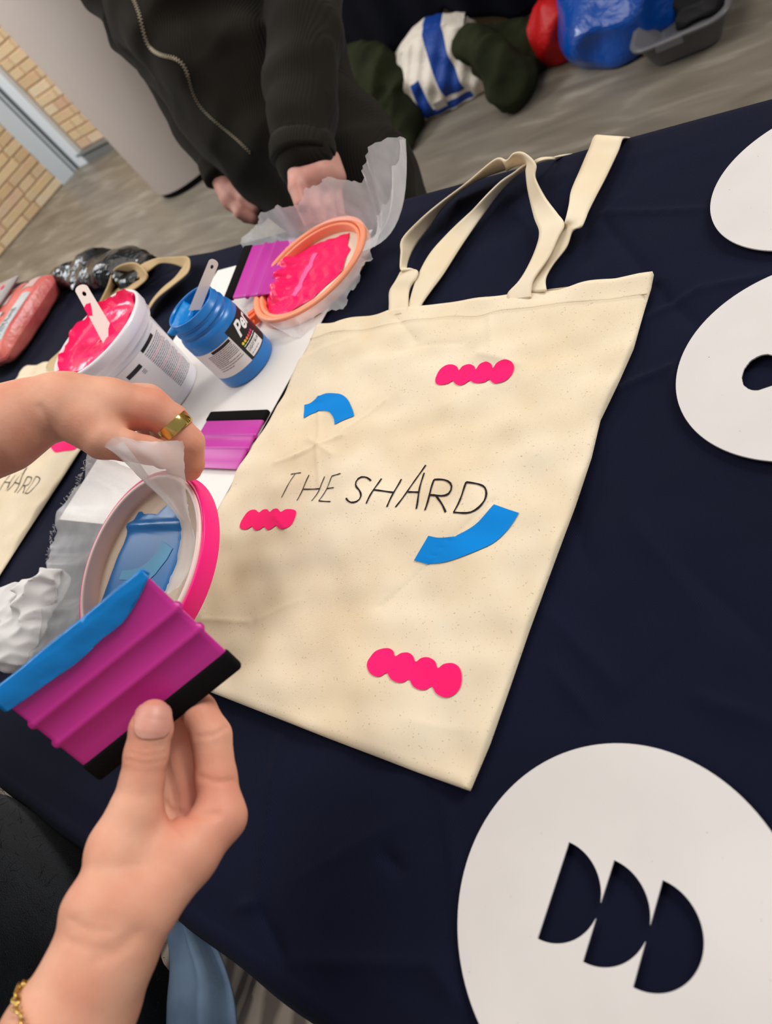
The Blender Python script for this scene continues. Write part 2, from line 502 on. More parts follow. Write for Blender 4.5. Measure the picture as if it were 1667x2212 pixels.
M['tissue'] = mat('white_tissue', srgb(240, 238, 236), 0.9, transl=0.3)
M['cord'] = mat('dark_olive_corduroy', srgb(41, 37, 31), 0.95, var=srgb(34, 31, 26), vscale=9, bump=('cord', 85, 0.0009), spec=0.06, sheen=0.05)
M['zip'] = mat('brass_zip', srgb(150, 138, 116), 0.5, metal=0.5)
M['jumper'] = mat('black_fuzzy_knit', srgb(20, 24, 29), 1.0, var=srgb(14, 16, 20), vscale=40, bump=('noise', 900, 0.0012), spec=0.02, sheen=0.12)
M['hair'] = mat('brown_hair', srgb(60, 42, 32), 0.6, bump=('noise', 120, 0.004))
M['shoe'] = mat('dark_shoe', srgb(30, 30, 32), 0.5)
M['eye'] = mat('eye', srgb(236, 234, 230), 0.2); M['iris'] = mat('iris', srgb(60, 44, 34), 0.2)
M['lip'] = mat('lip', srgb(190, 110, 104), 0.5)

# ================================================================== SETTING
def floor_mat():
    m = mat('stone_floor', srgb(146, 140, 130), 0.42, spec=0.4)
    nt = m.node_tree; N = nt.nodes; L = nt.links; b = N['Principled BSDF']
    tc = N.new('ShaderNodeTexCoord'); mp = N.new('ShaderNodeMapping')
    mp.inputs['Scale'].default_value = (1.2, 5.0, 1); mp.inputs['Rotation'].default_value = (0, 0, 0.25)
    L.new(tc.outputs['Object'], mp.inputs['Vector'])
    n1 = N.new('ShaderNodeTexNoise'); n1.inputs['Scale'].default_value = 2.2; n1.inputs['Detail'].default_value = 8; n1.inputs['Distortion'].default_value = 0.8
    L.new(mp.outputs['Vector'], n1.inputs['Vector'])
    cr = N.new('ShaderNodeValToRGB'); e = cr.color_ramp.elements
    e[0].position = 0.3; e[0].color = srgb(112, 103, 91); e[1].position = 0.72; e[1].color = srgb(160, 152, 138)
    x = cr.color_ramp.elements.new(0.55); x.color = srgb(130, 121, 108)
    L.new(n1.outputs['Fac'], cr.inputs['Fac']); L.new(cr.outputs['Color'], b.inputs['Base Color'])
    return m
floor = mesh_obj('floor', [(-9, -3, 0), (4, -3, 0), (4, 6, 0), (-9, 6, 0)], [(0, 1, 2, 3)], floor_mat(), smooth=False)
struct(floor)

M['mortar'] = mat('mortar', srgb(196, 178, 148), 0.95, bump=('noise', 200, 0.002))
def brick_mat():
    m = mat('buff_brick', srgb(205, 176, 136), 0.9, bump=('noise', 160, 0.003), spec=0.1)
    nt = m.node_tree; N = nt.nodes; L = nt.links; b = N['Principled BSDF']
    oi = N.new('ShaderNodeObjectInfo'); cr = N.new('ShaderNodeValToRGB'); e = cr.color_ramp.elements
    cr.color_ramp.interpolation = 'LINEAR'
    e[0].position = 0; e[0].color = srgb(214, 186, 146); e[1].position = 1; e[1].color = srgb(204, 168, 138)
    for p, c in ((0.35, (222, 198, 160)), (0.6, (208, 178, 140)), (0.8, (228, 208, 176))):
        x = e.new(p); x.color = srgb(*c)
    L.new(oi.outputs['Random'], cr.inputs['Fac'])
    nz = N.new('ShaderNodeTexNoise'); nz.inputs['Scale'].default_value = 14
    tc = N.new('ShaderNodeTexCoord'); L.new(tc.outputs['Object'], nz.inputs['Vector'])
    mx = N.new('ShaderNodeMix'); mx.data_type = 'RGBA'; mx.blend_type = 'MULTIPLY'; mx.inputs[0].default_value = 0.35
    L.new(cr.outputs['Color'], mx.inputs[6]); L.new(nz.outputs['Color'], mx.inputs[7]); mx.blend_type = 'SOFT_LIGHT'
    L.new(mx.outputs[2], b.inputs['Base Color'])
    return m
M['brick'] = brick_mat()
def wall_mat(name, ax):
    m = mat(name, srgb(196, 178, 148), 0.9, spec=0.1)
    nt = m.node_tree; N = nt.nodes; L = nt.links; b = N['Principled BSDF']
    tc = N.new('ShaderNodeTexCoord'); sp = N.new('ShaderNodeSeparateXYZ'); cb = N.new('ShaderNodeCombineXYZ'); bt = N.new('ShaderNodeTexBrick')
    L.new(tc.outputs['Object'], sp.inputs[0]); L.new(sp.outputs[ax], cb.inputs[0]); L.new(sp.outputs['Z'], cb.inputs[1]); L.new(cb.outputs[0], bt.inputs['Vector'])
    bt.inputs['Scale'].default_value = 1.0; bt.inputs['Brick Width'].default_value = 0.261; bt.inputs['Row Height'].default_value = 0.068; bt.inputs['Mortar Size'].default_value = 0.006
    bt.inputs['Color1'].default_value = srgb(214, 186, 146); bt.inputs['Color2'].default_value = srgb(206, 172, 138); bt.inputs['Mortar'].default_value = srgb(188, 170, 142)
    L.new(bt.outputs['Color'], b.inputs['Base Color'])
    bp = N.new('ShaderNodeBump'); bp.inputs['Distance'].default_value = 0.006; bp.invert = True
    L.new(bt.outputs['Fac'], bp.inputs['Height']); L.new(bp.outputs['Normal'], b.inputs['Normal'])
    return m
M['wall_back'] = wall_mat('brick_wall_back', 'X'); M['wall_left'] = wall_mat('brick_wall_left', 'Y')
def brick_mesh(w):
    v, f = box(w, 0.03, 0.058)
    me = bpy.data.meshes.new('brick'); bm = bmesh.new()
    bv = [bm.verts.new(p) for p in v]; [bm.faces.new([bv[i] for i in q]) for q in f]
    bmesh.ops.bevel(bm, geom=bm.edges[:], offset=0.004, segments=1, affect='EDGES')
    bm.to_mesh(me); bm.free(); me.materials.append(M['brick']); return me
bmeshes = {w: brick_mesh(w) for w in (0.25, 0.12)}
def brick_wall(name, origin, ang, length, height, s0, s1, z1, zs=0.085):
    """wall running from origin along angle ang; bricks from s0 to s1 up to z1 (those in view)"""
    o = np.array(origin); d = np.array([math.cos(ang), math.sin(ang)]); n = np.array([-d[1], d[0]])
    a = o; b = o + d * length
    v = []
    for p in (a, b, b + n * 0.2, a + n * 0.2):
        v.append((p[0], p[1], 0))
    v += [(x, y, height) for x, y, _ in v]
    w = mesh_obj(name, v, [(0, 3, 2, 1), (4, 5, 6, 7), (0, 1, 5, 4), (1, 2, 6, 5), (2, 3, 7, 6), (3, 0, 4, 7)], M[name], smooth=False)
    struct(w)
    row = 0; z = zs
    while z < z1:
        s = s0 - (0.0 if row % 2 else 0.108)
        k = 0
        while s < s1:
            wd = 0.25 if random.random() > 0.25 else 0.12
            if s >= s0 - 1e-6 and s + wd <= s1 + 1e-6 or True:
                e0, e1 = max(s, s0), min(s + wd, s1)
                if e1 - e0 > 0.03:
                    br = bpy.data.objects.new('brick', bmeshes[wd]); C.objects.link(br); br.parent = w
                    c = o + d * (e0 + e1) / 2 - n * (0.012 + random.uniform(-0.002, 0.002) - 0.015)
                    br.location = (c[0], c[1], z + 0.029); br.rotation_euler = (0, 0, ang)
                    br.scale = ((e1 - e0) / wd, 1, 1)
            s += wd + 0.011
        z += 0.068; row += 1
    return w
# back wall (parallel to the tables) and the wall on the left that meets it
brick_wall('wall_back', (-5.72, 3.30), 0.0, 7.5, 3.2, 0.30, 1.55, 1.62)
LA = math.atan2(0.967, 0.255)
lw_o = np.array([-5.62, 3.15]) - np.array([0.255, 0.967]) * 2.6
brick_wall('wall_left', tuple(lw_o), LA, 2.6, 3.2, 1.5, 2.575, 1.5, 0.008)
M['white_metal'] = mat('white_painted_metal', srgb(226, 232, 236), 0.35, spec=0.5)
M['grey_white'] = mat('pale_grey_metal', srgb(204, 212, 218), 0.35, spec=0.5); M['felt_grey'] = mat('dark_seal', srgb(96, 102, 104), 0.6)
M['grey_metal'] = mat('grey_aluminium', srgb(150, 156, 158), 0.3, metal=0.6)
# white corner frame: two flats with a grey channel between
v, f = box(0.125, 0.04, 3.0, (-5.500, 3.272, 1.5)); t1 = struct(mesh_obj('trim_1', v, f, M['white_metal'], smooth=False), 'white painted metal frame upright on the back wall')
d = np.array([0.255, 0.967]); c0 = np.array([-5.618, 3.145])
v, f = xf(box(0.12, 0.05, 3.0), [[d[0], -d[1], 0], [d[1], d[0], 0], [0, 0, 1]], (c0[0], c0[1], 1.5))
t2 = struct(mesh_obj('trim_2', v, f, M['grey_white'], smooth=False), 'pale grey metal frame upright on the left wall')
for x_, y_, w_, m_ in ((-5.575, 3.262, 0.022, 'grey_metal'), (-5.586, 3.244, 0.016, 'felt_grey'), (-5.594, 3.226, 0.016, 'white_metal'), (-5.598, 3.210, 0.014, 'felt_grey')):
    v, f = box(w_, w_, 3.0, (x_, y_, 1.5)); mesh_obj('channel', v, f, M[m_], t1, smooth=False)
v, f = join([box(3.0, 0.04, 0.05, (-3.98, 3.28, 0.025)), box(3.0, 0.05, 0.018, (-3.98, 3.272, 0.072))])
struct(mesh_obj('baseboard_back', v, f, M['grey_metal'], smooth=False), 'grey metal skirting strip under the brick wall')
M['column'] = mat('grey_column_paint', srgb(172, 160, 152), 0.6, var=srgb(168, 155, 147), vscale=2, spec=0.3)
pc = np.array([-3.50, 2.62])
v, f = lathe([(0.305, 0.035), (0.305, 3.4), (0.0, 3.4)], 64)
col = struct(mesh_obj('column', xf((v, f), None, (pc[0], pc[1], 0))[0], f, M['column']), 'round grey painted concrete column')
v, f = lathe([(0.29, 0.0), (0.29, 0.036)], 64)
mesh_obj('painted_shadow_ring', xf((v, f), None, (pc[0], pc[1], 0))[0], f, M['felt'], col)  # black ring: the shadow line under the column's base, put in as colour

# ================================================================== TABLE AND CLOTH
CLX0, CLX1 = -1.98, 0.75
YN, YF = -0.099, 0.637
def y_far(x):
    return YF + 0.08 * np.clip((-x - 1.0) / 0.77, 0, 1.2)
crease = []
def add_crease(a, b, amp, w):
    p, q = T(*a), T(*b); crease.append((p[:2], q[:2], amp, w))
for a, b, amp, w in [((1300, 470), (1440, 640), -0.0016, .006), ((1440, 640), (1510, 705), -0.0014, .006), ((1300, 455), (1535, 445), 0.0012, .004),
                     ((1300, 850), (1450, 792), 0.0016, .004), ((1445, 790), (1470, 850), 0.0012, .004), ((1380, 690), (1510, 620), 0.0013, .005),
                     ((1510, 620), (1667, 590), 0.0012, .005), ((1230, 1080), (1270, 1230), -0.0012, .008), ((1160, 1300), (1330, 1480), 0.0012, .008),
                     ((1350, 1100), (1500, 1300), 0.001, .01), ((1480, 1220), (1667, 1400), -0.001, .01),
                     ((600, 1590), (552, 1950), 0.0016, .0035), ((505, 1960), (552, 1950), 0.0016, .004), ((552, 1955), (600, 2070), -0.002, .006),
                     ((620, 2075), (960, 2085), 0.0018, .008), ((820, 1840), (860, 1880), -0.002, .005), ((860, 1770), (640, 1900), 0.0008, .008),
                     ((950, 1700), (1000, 1990), 0.001, .006), ((930, 2085), (1000, 2180), 0.0016, .008),
                     ((1000, 330), (960, 640), .001, .008), ((930, 400), (1000, 620), -.001, .01), ((1220, 560), (1340, 420), .001, .007), ((1250, 330), (1260, 560), -.001, .01),
                     ((1500, 1500), (1667, 1560), .0012, .008), ((1300, 1560), (1480, 1380), -.001, .01), ((1190, 1440), (1290, 1560), .001, .006)]:
    add_crease(a, b, amp, w)
def cloth_h(x, y):
    h = 0.0008 * wob(x, y, 0 * x, 16, 6, 3) + 0.0008 * wob(x, y, 0 * x, 42, 6, 11) + 0.0003 * wob(x, y, 0 * x, 110, 6, 25)
    for p, q, amp, w in crease:
        d = q - p; L = d @ d
        t = ((x - p[0]) * d[0] + (y - p[1]) * d[1]) / L
        tc = np.clip(t, 0, 1)
        dist = np.hypot(x - p[0] - tc * d[0], y - p[1] - tc * d[1])
        h = h + 1.5 * amp * np.exp(-(dist / (0.8 * w))) * np.clip(1.2 - np.abs(t - 0.5) * 1.2, 0, 1)
    return h
def tablecloth():
    nx = 900
    xs = np.linspace(CLX0, CLX1, nx)
    # path across the table: near hanging skirt, top, far skirt (parameter: distance)
    rows = []
    near = [(0.006, -0.052), (-0.004, -0.050), (-0.012, -0.044), (-0.016, -0.034), (-0.016, -0.022), (-0.012, -0.012), (-0.006, -0.005)]
    for dy, dz in near: rows.append(('n', dy, dz))
    for t in np.linspace(0, 1, 240): rows.append(('t', t, 0))
    for dy, dz in [(0.008, -0.004), (0.014, -0.013), (0.018, -0.03), (0.02, -0.07), (0.024, -0.16), (0.03, -0.3), (0.03, -0.5)]: rows.append(('f', dy, dz))
    G = np.zeros((len(rows), nx, 3))
    for i, (k, a, b) in enumerate(rows):
        if k == 'n':
            y = YN + a + 0.012 * np.sin(xs * 23) * min(1, -b * 3) + 0.004 * np.sin(xs * 61) * min(1, -b * 8); z = np.full(nx, TZ + b)
        elif k == 'f':
            y = y_far(xs) + a + 0.016 * np.sin(xs * 19 + 1) * min(1, -b * 3); z = np.full(nx, TZ + b - 0.003)
        else:
            yf = y_far(xs); y = YN + (yf - YN) * a
            e = np.clip((y - (yf - 0.028)) / 0.028, 0, 1); e2 = np.clip((YN + 0.02 - y) / 0.02, 0, 1)
            z = TZ - 0.0028 + 1.7 * cloth_h(xs, y) * (1 - e) - 0.003 * e - 0.003 * e2
        G[i, :, 0] = xs; G[i, :, 1] = y; G[i, :, 2] = z
    o = fast_obj('tablecloth', G.reshape(-1, 3), np.array(grid_faces(len(rows), nx)), M['navy'])
    tag(o, 'navy blue twill cloth covering the long table under the tote bags', 'tablecloth')
tablecloth()
tb = thing('trestle_table', 'long trestle table hidden under the navy cloth, below the tote bags', 'table', (-0.6, 0.27, 0))
M['ply'] = mat('pale_laminate', srgb(200, 196, 188), 0.5)
v, f = box(2.68, 0.70, 0.026, (-0.615, 0.272, 0.714)); mesh_obj('tabletop', v, f, M['ply'], tb, smooth=False)
for x in (-1.8, -0.15, 0.6):
    for y in (0.02, 0.55):
        v, f = tube([(x, y, 0.0), (x, y, 0.702)], 0.014, 10); mesh_obj('leg', v, f, M['grey_metal'], tb)

# ================================================================== TOTE BAGS
def px_loop(pts, ox, oy, sc):
    return [(ox + x / sc, oy + y / sc) for x, y in pts]
def resample(P, n):
    P = np.asarray(P, float); s = np.concatenate([[0], np.cumsum(np.linalg.norm(np.diff(P, axis=0), axis=1))]); s /= s[-1]
    t = np.linspace(0, 1, n); return np.stack([np.interp(t, s, P[:, k]) for k in range(P.shape[1])], 1)
bag_creases = []
for a, b, amp, w in [((822, 1312), (1066, 1084), -0.0016, .0022), ((692, 1050), (690, 860), 0.0012, .002), ((640, 990), (745, 945), 0.0014, .002), ((600, 1005), (668, 975), 0.0011, .002),
                     ((668, 950), (720, 985), .0013, .002), ((735, 945), (835, 865), 0.001, .002), ((1040, 770), (1120, 790), 0.002, .006), ((860, 760), (1000, 740), -0.0015, .008),
                     ((1060, 690), (1064, 760), 0.001, .003), ((860, 690), (900, 740), -.0012, .005), ((600, 1120), (625, 1150), .0012, .003), ((560, 1340), (650, 1300), .001, .006),
                     ((650, 780), (760, 740), .0016, .008), ((880, 1560), (1010, 1580), .001, .01), ((960, 880), (1080, 830), .001, .012), ((440, 1340), (540, 1345), .001, .003)]:
    p, q = T(*a, .744), T(*b, .744); bag_creases.append((p[:2], q[:2], amp, w))
def bag_h(x, y):
    h = 0.7466 + 0.0034 * wob(x, y, 0 * x, 32, 5, 5) + 0.0034 * wob(x, y, 0 * x, 75, 7, 14) + 0.0012 * wob(x, y, 0 * x, 150, 7, 22)
    for p, q, amp, w in bag_creases:
        d = q - p; L = d @ d; t = np.clip(((x - p[0]) * d[0] + (y - p[1]) * d[1]) / L, 0, 1)
        h = h + 1.4 * amp * np.exp(-np.hypot(x - p[0] - t * d[0], y - p[1] - t * d[1]) / w)
    return h
def coons(top, right, bottom, left, n, m, lift=0.0):
    A, B, Cc, D_ = resample(top, n), resample(bottom, n), resample(left, m), resample(right, m)
    u = np.linspace(0, 1, n)[None, :, None]; v = np.linspace(0, 1, m)[:, None, None]
    S = (1 - v) * A[None] + v * B[None] + (1 - u) * Cc[:, None] + u * D_[:, None]
    S -= (1 - u) * (1 - v) * A[0] + u * (1 - v) * A[-1] + (1 - u) * v * B[0] + u * v * B[-1]
    return S
def bag_body(S, hf, mat_, parent, name='body'):
    m, n = S.shape[:2]
    X, Y = S[..., 0], S[..., 1]; Z = hf(X, Y)
    u = np.linspace(0, 1, n)[None, :]; v = np.linspace(0, 1, m)[:, None]
    edge = np.minimum(np.minimum(u, 1 - u) * 0.38, np.minimum(v, 1 - v) * 0.41)
    roll = np.clip(1 - edge / 0.006, 0, 1) ** 2
    Z = Z - 0.0022 * roll + 0.0009 * ((v > 0.012) & (v < 0.058)) * (u > -1)
    V_ = np.stack([X, Y, Z], -1).reshape(-1, 3)
    F_ = grid_faces(m, n)
    ring = [j for j in range(n)] + [i * n + n - 1 for i in range(1, m)] + [(m - 1) * n + j for j in range(n - 2, -1, -1)] + [i * n for i in range(m - 2, 0, -1)]
    base = len(V_); low = V_[ring].copy(); low[:, 2] = 0.7412
    V2 = np.vstack([V_, low]); R_ = len(ring)
    F_ += [(ring[k], base + k, base + (k + 1) % R_, ring[(k + 1) % R_]) for k in range(R_)]
    F_ = [q[::-1] for q in F_]
    o = mesh_obj(name, V2, F_, mat_, parent)
    return o
def decal(name, loop_w, hf, mat_, parent, dz=0.0008, step=0.004):
    v, f = slice_grid(flat_fill([[(p[0], p[1]) for p in loop_w]]), step)
    v = np.asarray(v, float)
    v[:, 2] = hf(v[:, 0], v[:, 1]) + dz
    bm_f = f
    o = mesh_obj(name, v, bm_f, mat_, parent)
    return o
def smooth_loop(P, n=4):
    P = np.asarray(P, float); Q = np.concatenate([P[-2:], P, P[:3]])
    return catmull(Q, n)[2 * n:-3 * n + n]
def strokes(lines, hf, width, mat_, parent, name='lettering', dz=0.0006):
    parts = []
    for ln in lines:
        P = np.asarray(ln, float)
        if len(P) > 2: P = catmull(P, 5)
        n = max(6, int(np.linalg.norm(np.diff(P, axis=0), axis=1).sum() / 0.003)); P = resample(P, n)
        t = np.gradient(P, axis=0); t /= np.linalg.norm(t, axis=1)[:, None] + 1e-12
        nn = np.stack([-t[:, 1], t[:, 0]], 1) * width / 2 * (1 + 0.15 * np.sin(np.arange(n) * 1.7))[:, None]
        a = P + nn; b = P - nn
        v = np.empty((2 * n, 3)); v[0::2, :2] = a; v[1::2, :2] = b
        v[:, 2] = hf(v[:, 0], v[:, 1]) + dz
        parts.append((v, [(2 * i, 2 * i + 1, 2 * i + 3, 2 * i + 2) for i in range(n - 1)]))
    v, f = join(parts); return mesh_obj(name, v, f, mat_, parent)
def strap(name, pairs, mat_, parent, n=6, t=0.0018):
    """pairs: list of (world left edge, world right edge)"""
    v, f = loft([[a, 0.5 * (np.asarray(a) + np.asarray(b)), b] for a, b in pairs], n, 3)
    o = mesh_obj(name, v, f, mat_, parent); solidify(o, t, 0); return o

tote = thing('tote_bag', 'large cream canvas tote bag lettered THE SHARD, lying flat beside the white paper sheet', 'tote bag', (-0.445, 0.245, TZ))
top_px = [(687, 700), (740, 692), (800, 681), (842, 672), (890, 662), (980, 650), (1060, 641), (1120, 634), (1185, 620), (1250, 612), (1330, 604), (1380, 593), (1410, 589)]
right_px = [(1410, 589), (1404, 620), (1390, 665), (1366, 750), (1335, 820), (1312, 868), (1294, 905), (1275, 985), (1240, 1090), (1195, 1210), (1140, 1360), (1092, 1500), (1055, 1605), (1012, 1707)]
bot_px = [(290, 1432), (460, 1497), (560, 1536), (700, 1591), (900, 1667), (1012, 1707)]
left_px = [(687, 700), (655, 765), (625, 828), (592, 888), (555, 945), (520, 1005), (478, 1082), (440, 1155), (365, 1290), (290, 1432)]
w2 = lambda L: np.array([T(x, y, 0.7435)[:2] for x, y in L])
S_main = coons(w2(top_px), w2(right_px), w2(bot_px), w2(left_px), 210, 226)
bag_body(S_main, bag_h, M['canvas'], tote)
# hem stitching, a line of thread across the top
vrow = S_main[13]; v3 = np.column_stack([vrow, bag_h(vrow[:, 0], vrow[:, 1]) + 0.0006])
dash = []
for i in range(1, len(v3) - 1):
    for (a, b) in ((0.1, 0.45), (0.6, 0.95)):
        dash.append(tube([v3[i] * (1 - a) + v3[i + 1] * a, v3[i] * (1 - b) + v3[i + 1] * b], 0.0004, 4))
v, f = join(dash); mesh_obj('stitching', v, f, M['thread'], tote)

LS = 2.3814
def lw(pts, h=0.7455, ox=450, oy=700, sc=LS):
    return np.array([T(ox + x / sc, oy + y / sc, h)[:2] for x, y in pts])
pink1 = [(1172, 300), (1175, 280), (1195, 240), (1225, 215), (1255, 211), (1280, 222), (1290, 240), (1310, 220), (1345, 212), (1370, 222), (1378, 238), (1400, 215), (1435, 205), (1460, 215), (1468, 233), (1490, 212), (1530, 198), (1562, 203), (1575, 222), (1570, 250), (1545, 280), (1510, 300), (1470, 308), (1447, 290), (1425, 303), (1395, 309), (1365, 305), (1345, 293), (1320, 308), (1295, 315), (1268, 306), (1256, 291), (1230, 306), (1195, 315), (1177, 312)]
pink2 = [(160, 1040), (165, 1010), (190, 970), (215, 953), (240, 953), (258, 968), (280, 955), (305, 955), (320, 970), (340, 957), (365, 957), (382, 975), (405, 962), (435, 960), (458, 968), (460, 990), (445, 1030), (420, 1058), (390, 1067), (370, 1058), (358, 1045), (335, 1058), (312, 1064), (300, 1055), (290, 1045), (270, 1058), (245, 1062), (230, 1050), (225, 1040), (200, 1055), (172, 1055)]
pink3 = [(880, 293), (890, 270), (910, 240), (940, 225), (975, 222), (1000, 237), (1013, 265), (1040, 250), (1075, 248), (1100, 265), (1113, 293), (1140, 275), (1175, 272), (1205, 290), (1217, 322), (1245, 303), (1285, 298), (1318, 315), (1333, 350), (1330, 400), (1310, 435), (1275, 457), (1240, 459), (1205, 440), (1185, 407), (1160, 423), (1130, 425), (1100, 410), (1082, 378), (1060, 392), (1030, 395), (1000, 380), (980, 350), (955, 365), (930, 368), (900, 352), (882, 320)]
blue1 = [(492, 415), (520, 405), (560, 380), (600, 362), (640, 360), (690, 370), (725, 398), (745, 440), (753, 476), (700, 500), (654, 522), (650, 490), (630, 462), (600, 450), (570, 449), (530, 460), (492, 487)]
blue2 = [(1473, 933), (1596, 970), (1570, 1010), (1530, 1060), (1470, 1120), (1400, 1165), (1330, 1200), (1250, 1225), (1180, 1234), (1110, 1227), (1052, 1210), (1085, 1160), (1132, 1090), (1180, 1100), (1230, 1100), (1290, 1085), (1340, 1060), (1390, 1025), (1435, 980)]
for L_, nm in ((lw(pink1), 'pink_print'), (lw(pink2), 'pink_print'), (lw(pink3, ox=400, oy=1300, sc=2.2227), 'pink_print')):
    decal(nm, smooth_loop(L_, 3), bag_h, M['pinkprint'], tote)
def piecewise(L, corners):
    """smooth the arcs between the corner points, keep the corners sharp"""
    n = len(L); out = []
    for a, b in zip(corners, list(corners[1:]) + [corners[0] + n]):
        seg = np.array([L[k % n] for k in range(a, b + 1)])
        out += [tuple(p) for p in (catmull(seg, 5)[:-1] if len(seg) > 2 else seg[:1])]
    return out
decal('blue_print', piecewise(lw(blue1), (0, 8, 10, 16)), bag_h, M['blueprint'], tote)
decal('blue_print', piecewise(lw(blue2), (0, 1, 10, 12)), bag_h, M['blueprint'], tote)
letters_thin = [[(425, 774), (484, 772)], [(452, 776), (420, 840), (385, 900)],
                [(525, 782), (492, 850), (459, 910)], [(600, 786), (565, 860), (533, 912)], [(493, 853), (572, 846)],
                [(690, 779), (640, 787)], [(640, 787), (610, 845), (570, 912)], [(570, 912), (632, 917)], [(610, 846), (648, 845)]]
letters = [[(841, 811), (820, 795), (790, 795), (768, 815), (766, 840), (790, 870), (800, 900), (785, 925), (755, 934), (735, 925), (721, 908)],
           [(892, 796), (860, 860), (824, 935)], [(991, 796), (955, 870), (921, 944)], [(862, 862), (958, 869)],
           [(1121, 728), (1050, 830), (1005, 895), (966, 947)], [(1114, 770), (1095, 860), (1076, 958)], [(1030, 868), (1095, 876)],
           [(1172, 812), (1145, 890), (1118, 962)], [(1172, 812), (1220, 812), (1250, 825), (1255, 850), (1235, 878), (1200, 888), (1148, 888)], [(1175, 888), (1200, 925), (1220, 968)],
           [(1328, 815), (1300, 890), (1262, 970)], [(1328, 815), (1380, 822), (1420, 840), (1434, 875), (1425, 915), (1390, 955), (1340, 978), (1262, 970)]]
strokes([lw(l) for l in letters_thin], bag_h, 0.0010, M['pen'], tote)
strokes([lw(l) for l in letters], bag_h, 0.0015, M['pen'], tote)
# handles: edge pairs traced on the table (crop pixel pairs, heights above the cloth)
def hp(a, b, ha, hb):
    k = 1.961
    return (T(600 + a[0] / k, 250 + a[1] / k, TZ + ha), T(600 + b[0] / k, 250 + b[1] / k, TZ + hb))
front = [hp((470, 850), (552, 838), .007, .007), hp((472, 800), (552, 790), .008, .008), hp((474, 745), (558, 735), .009, .009), hp((500, 700), (585, 690), .012, .012), hp((520, 662), (592, 657), .014, .013),
         hp((522, 655), (560, 648), .017, .014), hp((518, 640), (545, 645), .016, .008), hp((522, 580), (556, 600), .018, .005), hp((527, 522), (585, 545), .022, .004), hp((600, 443), (642, 470), .022, .004),
         hp((690, 368), (705, 380), .02, .003), hp((800, 285), (825, 283), .022, .004), hp((920, 186), (962, 228), .03, .005),
         hp((968, 190), (970, 232), .032, .008), hp((1000, 160), (1002, 214), .036, .014), hp((1042, 160), (1052, 206), .036, .018), hp((1090, 205), (1052, 238), .03, .02),
         hp((1088, 262), (1058, 300), .024, .014), hp((1128, 340), (1072, 372), .016, .01), hp((1185, 415), (1088, 438), .014, .01), hp((1212, 458), (1108, 496), .015, .012), hp((1185, 520), (1095, 560), .014, .012),
         hp((1150, 598), (1060, 640), .012, .011), hp((1085, 690), (1022, 702), .011, .01), hp((1072, 740), (976, 752), .009, .008), hp((1072, 770), (976, 782), .007, .007)]
back = [hp((552, 838), (606, 828), .005, .005), hp((556, 800), (606, 805), .006, .004), hp((585, 700), (652, 738), .010, .004), hp((640, 592), (702, 670), .010, .004), hp((720, 500), (777, 552), .010, .004),
        hp((820, 402), (856, 438), .014, .004), hp((935, 288), (930, 335), .02, .004), hp((1000, 242), (998, 262), .022, .008), hp((1045, 208), (1058, 222), .022, .014), hp((1100, 184), (1110, 194), .016, .014), hp((1150, 177), (1160, 186), .006, .005)]
e0 = T(600 + 1155 / 1.961, 250 + 181 / 1.961, TZ); e1 = T(600 + 1408 / 1.961, 250 + 90 / 1.961, TZ)
for t, dz, dy in ((0.05, -0.03, 0.030), (0.25, -0.085, 0.036), (0.5, -0.105, 0.040), (0.75, -0.085, 0.036), (0.93, -0.03, 0.030)):
    c = e0 * (1 - t) + e1 * t; ang = math.pi * t
    wv = np.array([-math.cos(ang) * 0.012, 0.0, -math.sin(ang) * 0.012])
    c = np.array([c[0], YF + dy, TZ + dz]); back.append((c - wv, c + wv))
back += [hp((1350, 84), (1466, 94), .004, .004), hp((1318, 145), (1440, 152), .006, .006), hp((1280, 232), (1385, 268), .006, .006), hp((1243, 318), (1345, 345), .011, .008), hp((1232, 380), (1316, 405), .014, .008),
         hp((1218, 440), (1304, 436), .016, .010), hp((1205, 470), (1285, 470), .010, .012), hp((1185, 500), (1248, 490), .008, .010), hp((1165, 560), (1222, 558), .007, .006), hp((1110, 630), (1165, 632), .006, .005), hp((1070, 690), (1135, 690), .006, .005), hp((1070, 750), (1138, 742), .005, .005)]
strap('handle', front, M['canvas2'], tote)
strap('handle', back, M['canvas2'], tote)

# the second tote, further along the table
tote2 = thing('tote_bag', 'cream canvas tote bag at the left edge, half hidden under the ringed hand', 'tote bag', (-1.18, 0.235, TZ))
dx2 = T(86, 1045, 0.7455)[:2] - lw([(1434, 880)])[0]
S2 = S_main.copy(); S2[..., 0] += -0.990 - S_main[113, -1, 0] 
S2[..., 1] += 0.0
off = np.array([S2[0, 0, 0] - S_main[0, 0, 0], 0.0])
bag_h2 = lambda x, y: bag_h(x - off[0] + 0.05, y)
bag_body(S2[::2, ::2], bag_h2, M['canvas'], tote2)
strokes([lw(l) + dx2 for l in letters], bag_h2, 0.0015, M['pen'], tote2)
pp = [(108, 960), (112, 945), (125, 934), (142, 930), (160, 935), (172, 950), (160, 966), (140, 974), (120, 978)]
decal('pink_print', smooth_loop([T(x, y, 0.7455)[:2] for x, y in pp]), bag_h2, M['pinkprint'], tote2)
def hq(a, b, ha, hb):
    return (T(*a, TZ + ha), T(*b, TZ + hb))
